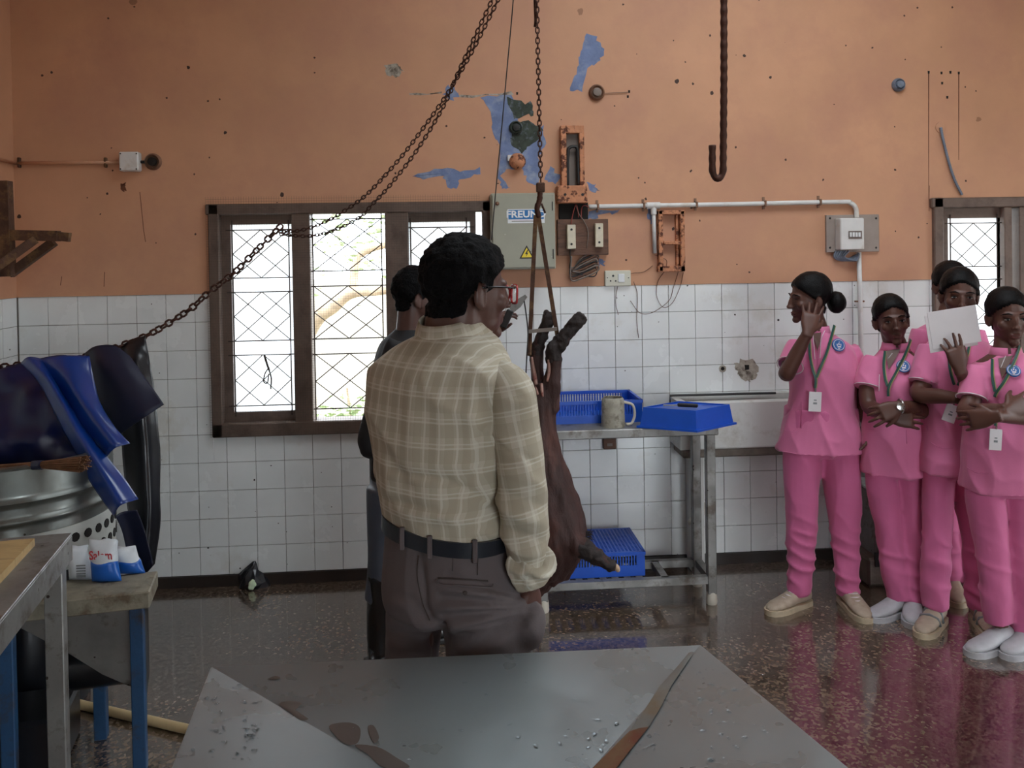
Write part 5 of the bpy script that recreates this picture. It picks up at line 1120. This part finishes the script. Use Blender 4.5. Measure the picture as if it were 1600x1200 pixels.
MB().box(pc_, (.205, .155, .0025), B, .001).build('front_leaf', 'badge_white', ps); MB().box(pc_-.4*0*uu+FW*.006-uu*.012-ww*.014, (.205, .155, .0025), B@roty(.04), .001).build('back_leaf', 'badge_white', ps)
# fourth student at the right edge, arms folded
g4, v4, g4t, H4 = student('student with folded arms nearest the right edge of the picture', 3.6, 196, (1575, 496), 190, -.08, -.03, (1572, 553),
    [(1572, 548, 18, .055), (1572, 560, 36, .075), (1571, 573, 52, .098), (1569, 602, 56, .125), (1567, 640, 56, .125), (1566, 680, 56, .116), (1566, 722, 58, .12), (1566, 764, 60, .124)], None,
    [((1525, 578, .0), (1518, 624, -.05), (1510, 645, -.10), (1572, 640, -.24), ((1612, 626, -.20), (0, -.2, 1), 1, .2)),
     ((1618, 574, .0), (1628, 620, -.05), (1620, 650, -.12), (1556, 650, -.27), ((1520, 656, -.22), (0, -.2, 1), -1, .3))],
    [[(1540, 780), (1551, 880), (1563, 978)], [(1594, 780), (1596, 880), (1607, 1000)]],
    [((-1, -.42), .245, dict(m='shoe_white', sole='shoe_white')), ((-.9, -.6), .245, dict(m='shoe_white', sole='shoe_white'))], hs=.97, seedv=11.2, bun=(0, -.13, .0, .04, .04, .045),
    extras=dict(lanyard=[[(1592, 540), (1585, 560), (1570, 592), (1556, 612), (1552, 622)], [(1549, 560), (1549, 585), (1552, 605), (1554, 614)], [(1554, 660), (1554, 668)]], badge=((1553, 686), (19, 32), -.06), emblem=(1583, 579, 10), vneck=[[(1559, 560), (1582, 555), (1574, 575), (1565, 592), (1561, 575)]], piping=[[(1571, 556), (1563, 575)]], seam=[[(1510, 730), (1530, 740), (1560, 738)]]))
# fifth student mostly hidden behind
g5, _, _, H5 = student('student mostly hidden behind the one holding the sheet', 4.17, 178, (1487, 448), 186, 0, 0, (1482, 500),
    [(1482, 496, 15, .055), (1480, 506, 30, .07), (1480, 518, 46, .09), (1482, 545, 46, .115), (1484, 590, 46, .115), (1484, 630, 45, .11), (1485, 670, 46, .115), (1486, 705, 46, .115)], None,
    [((1442, 519, .0), (1438, 560, .0), (1440, 596, .0), (1450, 640, -.02), ((1452, 675, -.02), (0, 0, 1), 1, .3)), ((1522, 519, .0), (1526, 560, 0), (1526, 600, 0), (1522, 640, -.02), ((1522, 675, -.02), (0, 0, 1), -1, .3))],
    [[(1466, 722), (1476, 815), (1486, 912)], [(1510, 722), (1511, 815), (1511, 916)]], [((-.3, -1), .24, dict(m='shoe_beige')), ((.1, -1), .24, dict(m='shoe_beige'))], seedv=15., bun=(0, -.13, .0, .04, .04, .045))
# ================================================================= the man in the checked shirt
dm = 2.0
def check_mat():
    m = bpy.data.materials.new('check_shirt'); m.use_nodes = True; MATS['check_shirt'] = m
    nt = m.node_tree; N = nt.nodes; L = nt.links; b = N['Principled BSDF']; at_ = N.new('ShaderNodeAttribute'); at_.attribute_name = 'pat'
    sx = N.new('ShaderNodeSeparateXYZ'); L.new(at_.outputs['Vector'], sx.inputs[0])
    def mth(op, a, c=None):
        n = N.new('ShaderNodeMath'); n.operation = op
        for i, v in enumerate((a, c)):
            if v is None: continue
            if isinstance(v, (int, float)): n.inputs[i].default_value = v
            else: L.new(v, n.inputs[i])
        return n.outputs[0]
    def lines(src, period, centres, width):
        f = mth('FRACT', mth('DIVIDE', src, period)); tot = None
        for c in centres:
            q = mth('LESS_THAN', mth('ABSOLUTE', mth('SUBTRACT', f, c)), width); tot = q if tot is None else mth('MAXIMUM', tot, q)
        return tot
    def mixc(f, a, c, fac=1.):
        x = N.new('ShaderNodeMix'); x.data_type = 'RGBA'; L.new(mth('MULTIPLY', f, fac), x.inputs[0])
        for s_, v in ((6, a), (7, c)):
            if isinstance(v, tuple): x.inputs[s_].default_value = v
            else: L.new(v, x.inputs[s_])
        return x.outputs[2]
    u, v = sx.outputs[0], sx.outputs[1]
    base = lin((184, 178, 162)); c = mixc(lines(u, .037, (.30,), .24), base, lin((162, 154, 134)), .6); c = mixc(lines(v, .054, (.30,), .26), c, lin((160, 152, 134)), .5)
    c = mixc(lines(u, .037, (.74,), .06), c, lin((204, 203, 190)), .55); c = mixc(lines(v, .054, (.62, .78), .03), c, lin((204, 203, 190)), .5)
    L.new(c, b.inputs['Base Color']); b.inputs['Roughness'].default_value = .85; b.inputs['Specular IOR Level'].default_value = .2
    tc = N.new('ShaderNodeTexCoord'); n = N.new('ShaderNodeTexNoise'); n.inputs['Scale'].default_value = 420; L.new(tc.outputs['Object'], n.inputs[0])
    bp_ = N.new('ShaderNodeBump'); bp_.inputs['Strength'].default_value = .12; bp_.inputs['Distance'].default_value = .002; L.new(n.outputs[0], bp_.inputs['Height']); L.new(bp_.outputs[0], b.inputs['Normal'])
check_mat()
def set_pat(me, u, v):
    a = me.attributes.new('pat', 'FLOAT_VECTOR', 'POINT'); a.data.foreach_set('vector', np.stack([u, v, 0*u], 1).ravel())
mat('taupe_cloth', (90, 82, 83), .85, var=.08, scale=6, bump=.12, bscale=300); mat('belt_black', (26, 30, 38), .3, var=.15, scale=30, bump=.1, bscale=90); mat('seam_dark', (62, 54, 52), .9); mat('shirt_plain', (188, 182, 158), .85, var=.05)
mat('glasses_black', (20, 18, 20), .25); mat('glasses_red', (168, 36, 40), .25); mat('lens', (255, 255, 255), .03, trans=1.)
MATS['lens'] = MATS['clear_glass']
def Am(x, y, o=0.): return at(x, y, dm+o)
def folds(segs):
    """ridges (positive) and creases (negative) on the side that faces the viewer"""
    def f(v, n):
        d = v-CAM; z = d@FW; x = 800+F*(d@RT)/z; y = CY-F*(d@UP)/z; o = np.zeros(len(v)); fc = np.clip(-(n@FW)*1.6, 0, 1)
        for x0, y0, x1, y1, amp, wd in segs:
            ax, ay = x1-x0, y1-y0; t = np.clip(((x-x0)*ax+(y-y0)*ay)/(ax*ax+ay*ay), 0, 1); q = np.hypot(x-x0-t*ax, y-y0-t*ay); o += amp*np.exp(-(q/wd)**2)*(1-.45*np.abs(2*t-1))
        return o*fc
    return f
um, wm = axes(33)
man = thing('person', np.array([Am(700, 0)[0], Am(700, 0)[1], 0.]), 'man in beige checked shirt and taupe trousers with his back to the camera', 'person')
Hm = head_frame(Am(733, 456, .03), 60, -.04, .0)
mb = MB(); head_shape(mb, Hm, 1.0, True); c, R = Hm
nbm = Am(706, 520, .03)
limb(mb, [c+R@V(0, -.03, -.02), c+R@V(0, -.03, -.075), nbm+Z0*.03, nbm-Z0*.05], [.060, .060, .062, .075], 20)
loftsec(mb, [(Am(708, 530, .02), .09, .06), (Am(694, 566), .140, .08), (Am(688, 620), .165, .105), (Am(694, 720), .145, .11), (Am(702, 820), .14, .11), (Am(706, 920), .15, .12)], um, wm)
shR, elR, wrR = Am(787, 600, -.08), Am(813, 762, -.11), Am(826, 915, -.07)
shL, elL, wrL = Am(620, 596, .11), Am(618, 740, .26), Am(715, 800, .36)
limb(mb, [shR, elR, (elR+wrR)/2, wrR], [.046, .042, .037, .029]); hand(mb, wrR, Am(832, 980, -.03)-wrR, um*-1+0*wm, -1, .2)
limb(mb, [shL, elL, (elL+wrL)/2, wrL], [.046, .042, .037, .029]); hand(mb, wrL, Am(770, 770, .4)-wrL, -wm, 1, .4)
LegL = [Am(650, 960, .05), Am(640, 1150, .06), Am(630, 1480, .08)]; LegR = [Am(765, 950, -.04), Am(775, 1150, -.02), Am(790, 1500, .0)]
for J in (LegL, LegR): limb(mb, [J[0], J[1], J[2]*np.array([1, 1, 0])+Z0*.1], [.05, .045, .035], 12)
me, vman = fuse(mb, .0052, 3)
hb = hair_shell(me, Hm, 1.0, .016, HAIR_M, .0045, 75.)
place(me, 'body', 'skin_man', man); hb.build('hair', 'hair_curly', man, True, fix=False)
# spectacles
def hl(x, y, z): return c+R@V(x, y, z)
gl = MB().tube(spline([hl(.079, -.012, .012), hl(.082, .03, .014), hl(.074, .082, .012)], 6), .0026, 6).build('glasses', 'glasses_black', man, True)
MB().tube(spline([hl(-.079, -.012, .012), hl(-.082, .03, .014), hl(-.074, .082, .012)], 6), .0026, 6).build('temple', 'glasses_black', gl, True)
for q in (-1, 1):
    pts = [hl(q*(.038+.034*math.copysign(abs(math.cos(t))**.7, math.cos(t))), .100-.010*abs(math.cos(t)) if False else .106-.35*abs(.038+.034*math.cos(t))+.008, -.004+.022*math.copysign(abs(math.sin(t))**.7, math.sin(t))) for t in np.linspace(0, 2*math.pi, 24, endpoint=False)]
    MB().tube(pts, .0028, 6, True).build('rim', 'glasses_red', gl, True); MB().add([sum(pts)/len(pts)]+pts, [(0, 1+k, 1+(k+1) % 24) for k in range(24)]).build('lens', 'lens', gl)
MB().tube([hl(-.006, .112, .004), hl(0, .116, .006), hl(.006, .112, .004)], .0026, 6).build('bridge', 'glasses_red', gl, True)
# shirt body
mb = MB()
tor = [(Am(712, 512, .03), .055, .050), (Am(708, 526, .02), .095, .075), (Am(700, 546, .01), .145, .095), (Am(690, 574), .183, .114), (Am(686, 610), .186, .130), (Am(688, 680), .176, .138), (Am(694, 750), .163, .138), (Am(701, 795, .0), .158, .136), (Am(703, 822, .0), .156, .133), (Am(703, 829, .0), .150, .127)]
loftsec(mb, tor, um, wm, 36, 2.25)
sf = folds([(612, 735, 700, 750, -.004, 7), (700, 752, 780, 790, -.004, 7), (640, 800, 780, 820, .004, 9), (600, 780, 680, 800, -.0035, 7), (690, 590, 690, 720, .0025, 14), (640, 600, 645, 740, .003, 14), (735, 600, 740, 760, .003, 12), (770, 640, 740, 720, -.003, 9), (770, 700, 700, 790, -.0035, 9), (590, 690, 640, 760, -.003, 10), (730, 830, 790, 835, .004, 8), (655, 553, 768, 556, -.0018, 4)])
def sd(v, n): return .004*vnoise(v*np.array([7, 7, 4])+2)+crease(v, 2.2, (8, 8, 7), .011)+2.2*sf(v, n)
me, vs_ = fuse(mb, .0065, 3, sd)
q = vs_-Am(694, 700); th = np.arctan2(q@wm, q@um); ux = .20*np.arcsin(np.clip((q@um)/.20, -1, 1)); set_pat(me, np.where(q@wm < .03, ux, .7-ux)+.01, vs_[:, 2]+.02*q@um)
sht = place(me, 'shirt', 'check_shirt', man)
# sleeves
def sleeve(pts, rad, segs, nm='sleeve'):
    mb = MB(); limb(mb, pts, rad, 24, 5); sfn = folds(segs); ax = [np.asarray(p) for p in pts]
    me, v = fuse(mb, .0058, 3, lambda v, n: crease(v, 5.5, (9, 9, 13), .011)+1.5*sfn(v, n))
    a, b = ax[0], ax[-1]; t = nrm(b-a); u1, u2, _ = frame_of(t, wm); qq = v-a; along = qq@t; off = qq-along[:, None]*t; th = np.arctan2(off@u2, off@u1); set_pat(me, th*.062, along)
    return place(me, nm, 'check_shirt', sht)
slp = [Am(764, 580, -.06), Am(793, 606, -.09), Am(805, 650, -.10), Am(812, 720, -.11), Am(815, 790, -.11), Am(820, 840, -.10), Am(826, 885, -.085), Am(829, 900, -.08)]
sleeve(slp, [.040, .056, .056, .055, .053, .050, .047, .040], [(775, 690, 830, 720, -.004, 7), (780, 770, 850, 790, -.005, 7), (785, 800, 850, 815, .004, 8), (790, 830, 850, 845, -.005, 7), (780, 735, 840, 755, .0035, 9), (800, 860, 855, 870, .004, 8)])
sleeve([Am(642, 580, .09), shL, (shL+elL)/2, elL, (elL+wrL)/2, wrL], [.048, .058, .055, .054, .050, .045], [])
# turned-back cuff, loose and crumpled
mb = MB(); limb(mb, [Am(823, 856, -.095), Am(827, 876, -.09), Am(830, 897, -.085), Am(829, 912, -.082)], [.046, .053, .050, .038], 24, 5)
cfn = folds([(805, 866, 850, 886, -.007, 6), (803, 890, 855, 900, .007, 6), (815, 911, 850, 881, -.007, 5), (800, 881, 830, 916, .007, 6)])
me, v = fuse(mb, .005, 2, lambda v, n: crease(v, 1.7, (16, 16, 16), .016)+1.3*cfn(v, n)); set_pat(me, (v-Am(830, 900))@um, (v-Am(830, 900))@Z0); place(me, 'cuff', 'check_shirt', sht)
# collar: stand plus fold-over leaf, higher at the nape
ctop = nbm+Z0*.030; tilt_n = nrm(Z0-.28*wm)
def cring(h, a, b): return ring(nbm+tilt_n*h-um*.0, um, nrm(wm+.28*Z0), a, b, 36, 2.)
cv = [cring(-.02, .080, .080), cring(.012, .073, .073), cring(.040, .068, .069), cring(.043, .072, .073), cring(.020, .083, .084), cring(-.012, .096, .096), cring(-.013, .092, .092)]
k = 36; vv = np.concatenate(cv); fs = [(i*k+q_, i*k+(q_+1) % k, (i+1)*k+(q_+1) % k, (i+1)*k+q_) for i in range(len(cv)-1) for q_ in range(k) if q_ not in (8, 9)]
cme = bpy.data.meshes.new('collar'); cme.from_pydata((vv-OFF[man.name]).tolist(), [], fs); set_pat(cme, np.tile(np.arange(k)*.012, len(cv)), np.repeat(np.arange(len(cv))*.01, k))
finish('collar', cme, 'check_shirt', sht, True, True, OFF[man.name])
# trousers
mb = MB()
loftsec(mb, [(Am(704, 805), .150, .128), (Am(705, 835), .155, .132), (Am(710, 890), .168, .145), (Am(714, 930), .174, .150), (Am(715, 948), .162, .140), (Am(713, 958), .12, .10)], um, wm, 34, 2.2)
limb(mb, [Am(662, 925, .04), Am(646, 985, .05), Am(640, 1150, .06), Am(632, 1440, .08)], [.085, .066, .066, .060], 22); limb(mb, [Am(757, 925, -.04), Am(762, 985, -.035), Am(776, 1150, -.02), Am(790, 1460, .0)], [.108, .100, .080, .060], 22)
limb(mb, [Am(812, 950, -.075), Am(822, 968, -.072), Am(820, 1005, -.05)], [.025, .045, .03], 14)
tf = folds([(838, 940, 700, 900, -.004, 6), (838, 945, 690, 935, -.005, 7), (836, 950, 690, 965, -.006, 7), (832, 955, 700, 1000, -.006, 8), (825, 965, 730, 1020, -.005, 8), (838, 943, 690, 918, .004, 6), (836, 948, 690, 950, .005, 7), (832, 955, 700, 985, .005, 7), (655, 870, 665, 960, -.004, 6), (640, 940, 690, 985, -.005, 9), (690, 985, 685, 1030, -.012, 10), (605, 985, 680, 1000, -.004, 8), (610, 1005, 680, 1020, .004, 8), (610, 940, 650, 950, .003, 9)])
me, vtr = fuse(mb, .0065, 3, lambda v, n: .003*vnoise(v*np.array([9, 9, 6])+4)+crease(v, 9.1, (8, 8, 8), .007)+2.6*tf(v, n))
tro = place(me, 'trousers', 'taupe_cloth', man)
def sm(x, y, lift=.002): return seen_point(vtr, x, y, 4)-FW*lift
for pts, m, r in (([(654, 868), (652, 900), (660, 940), (672, 970)], 'seam_dark', .0014), ([(684, 903), (725, 905), (768, 908)], 'seam_dark', .0022), ([(684, 903), (684, 912), (725, 915), (769, 917), (768, 908)], 'taupe_cloth', .002), ([(708, 862), (707, 898)], 'seam_dark', .001), ([(747, 868), (746, 900)], 'seam_dark', .001)):
    MB().tube(resample(spline([sm(x, y, .0012) for x, y in pts], 6), .01), r, 5).build('stitching', m, tro, True)
MB().lathe([(.005, 0), (.004, .002)], sm(727, 926), -FW, 10).build('button', 'seam_dark', tro)
# belt, slightly higher on the left
bt = nrm(Z0+.10*um)
def bring(h, g): return ring(Am(704, 818)+bt*h, nrm(um-.10*Z0), wm, .156+g, .133+g, 48, 2.2)
be = MB().loft([bring(-.017, .004), bring(-.017, .008), bring(.017, .008), bring(.017, .003)], False).build('belt', 'belt_black', man, 40)
for x in (634, 676, 746):
    rgp = np.array(bring(0, .010)); dd_ = rgp-CAM; zz_ = dd_@FW; xx_ = 800+F*(dd_@RT)/zz_; near_ = zz_ < np.median(zz_); ii = np.where(near_)[0][np.argmin(np.abs(xx_[near_]-x))]; a = rgp[ii]; MB().box(a, (.011, .010, .050), np.stack([RT, FW, UP], 1), .002).build('belt_loop', 'taupe_cloth', tro)
for J, sx in ((LegL, 0), (LegR, 1)): shoe(man, J[2]*np.array([1, 1, 0]), wm, .28, m='belt_black', sole='ink_black')

# ================================================================= worker behind him
mat('black_tee', (24, 25, 28), .8, var=.15, bump=.08, bscale=200); mat('apron_greyblue', (74, 80, 92), .5, var=.12, scale=8); mat('gum_boot', (20, 19, 20), .25, var=.2, coat=.3)
dw = 3.62; uw, ww_ = axes(72)
def Aw(x, y, o=0.): return at(x, y, dw+o)
wk = thing('person', np.array([Aw(625, 0)[0], Aw(625, 0)[1], 0.]), 'worker in black shirt and rubber boots half hidden behind the man', 'person')
Hw = head_frame(Aw(655, 466), 78, -.1, 0)
mb = MB(); head_shape(mb, Hw, 1., True); c, R = Hw; nb = Aw(640, 515)
limb(mb, [c+R@V(0, -.03, -.02), c+R@V(0, -.03, -.08), nb, nb-Z0*.06], [.056, .056, .058, .07]); loftsec(mb, [(Aw(640, 525), .08, .06), (Aw(632, 545), .16, .085), (Aw(630, 620), .15, .10), (Aw(628, 720), .13, .10)], uw, ww_)
wsR, weR, wwR = Aw(622, 545, -.17), Aw(583, 690, -.17), Aw(665, 720, -.22); wsL, weL, wwL = Aw(640, 545, .17), Aw(715, 610, .18), Aw(772, 520, .12)
limb(mb, [wsR, weR, (weR+wwR)/2, wwR], [.046, .042, .036, .027]); hand(mb, wwR, Aw(710, 710, -.2)-wwR, -Z0, 1, .4)
limb(mb, [wsL, weL, (weL+wwL)/2, wwL], [.046, .042, .036, .027]); hand(mb, wwL, Aw(792, 482, .1)-wwL, FW*.3+RT, -1, .75)
wl = [[Aw(640, 760, .06), Aw(640, 880, .06), Aw(632, 975, .08)], [Aw(608, 760, -.08), Aw(603, 880, -.08), Aw(594, 985, -.08)]]
for J in wl: limb(mb, J, [.075, .055, .04], 12)
me, _ = fuse(mb, .0055, 3); hb = hair_shell(me, Hw, 1., .014, HAIR_M, .004, 75.); place(me, 'body', 'skin_man', wk); hb.build('hair', 'hair_curly', wk, True, fix=False)
mb = MB(); loftsec(mb, [(Aw(640, 512), .055, .05), (Aw(638, 524), .10, .075), (Aw(632, 540), .165, .10), (Aw(628, 580), .185, .12), (Aw(627, 660), .17, .13), (Aw(627, 745), .16, .13)], uw, ww_)
limb(mb, [wsR+Z0*.01, wsR, (wsR+weR)/2, weR, weR*.8+wwR*.2], [.05, .06, .06, .062, .058]); limb(mb, [wsL, (wsL+weL)/2, weL], [.06, .058, .056])
me, _ = fuse(mb, .009, 3, disp_cloth(.005)); place(me, 'shirt', 'black_tee', wk)
mb = MB(); loftsec(mb, [(Aw(626, 735), .15, .125), (Aw(624, 790), .155, .13), (Aw(622, 815), .13, .11)], uw, ww_)
for J in wl: limb(mb, [J[0], J[1], J[2]+Z0*.12], [.09, .075, .062], 16)
me, _ = fuse(mb, .009, 3, disp_cloth(.004)); place(me, 'trousers', 'apron_greyblue', wk)
for J in wl:
    a = J[2]*np.array([1, 1, 0]); mb = MB(); limb(mb, [J[1]*.85+J[2]*.15, J[1]*.5+J[2]*.5, a+Z0*.14, a+Z0*.05], [.073, .066, .054, .050], 18); f = ww_
    limb(mb, [a-f*.05+Z0*.045, a+f*.05+Z0*.05, a+f*.13+Z0*.042, a+f*.19+Z0*.036], [.042, .046, .044, .030], 16); me, _ = fuse(mb, .007, 3, disp_cloth(.003, 16)); bo = place(me, 'boot', 'gum_boot', wk)
    MB().box(a+f*.07+Z0*.012, (.085, .27, .024), np.stack([np.cross(f, Z0), f, Z0], 1), .008).build('sole', 'ink_black', bo)
kf = thing('knife', at(792, 492, dw+.05), 'broad bladed knife with black handle raised beside the hanging goat', 'knife')
k0, k1, k2 = at(786, 512, dw+.04), at(798, 484, dw+.04), at(823, 463, dw+.04)
MB().bar(k0, k1, .030, .020, FW, .006).build('handle', 'ink_black', kf)
dk = nrm(k2-k1); nk = nrm(np.cross(dk, FW)); MB().prism([k1-nk*.017, k1+nk*.017, k1+dk*.05+nk*.016, k2+nk*.010, k2-nk*.004, k1+dk*.04-nk*.018], FW*.003).build('blade', 'steel_dull', kf)
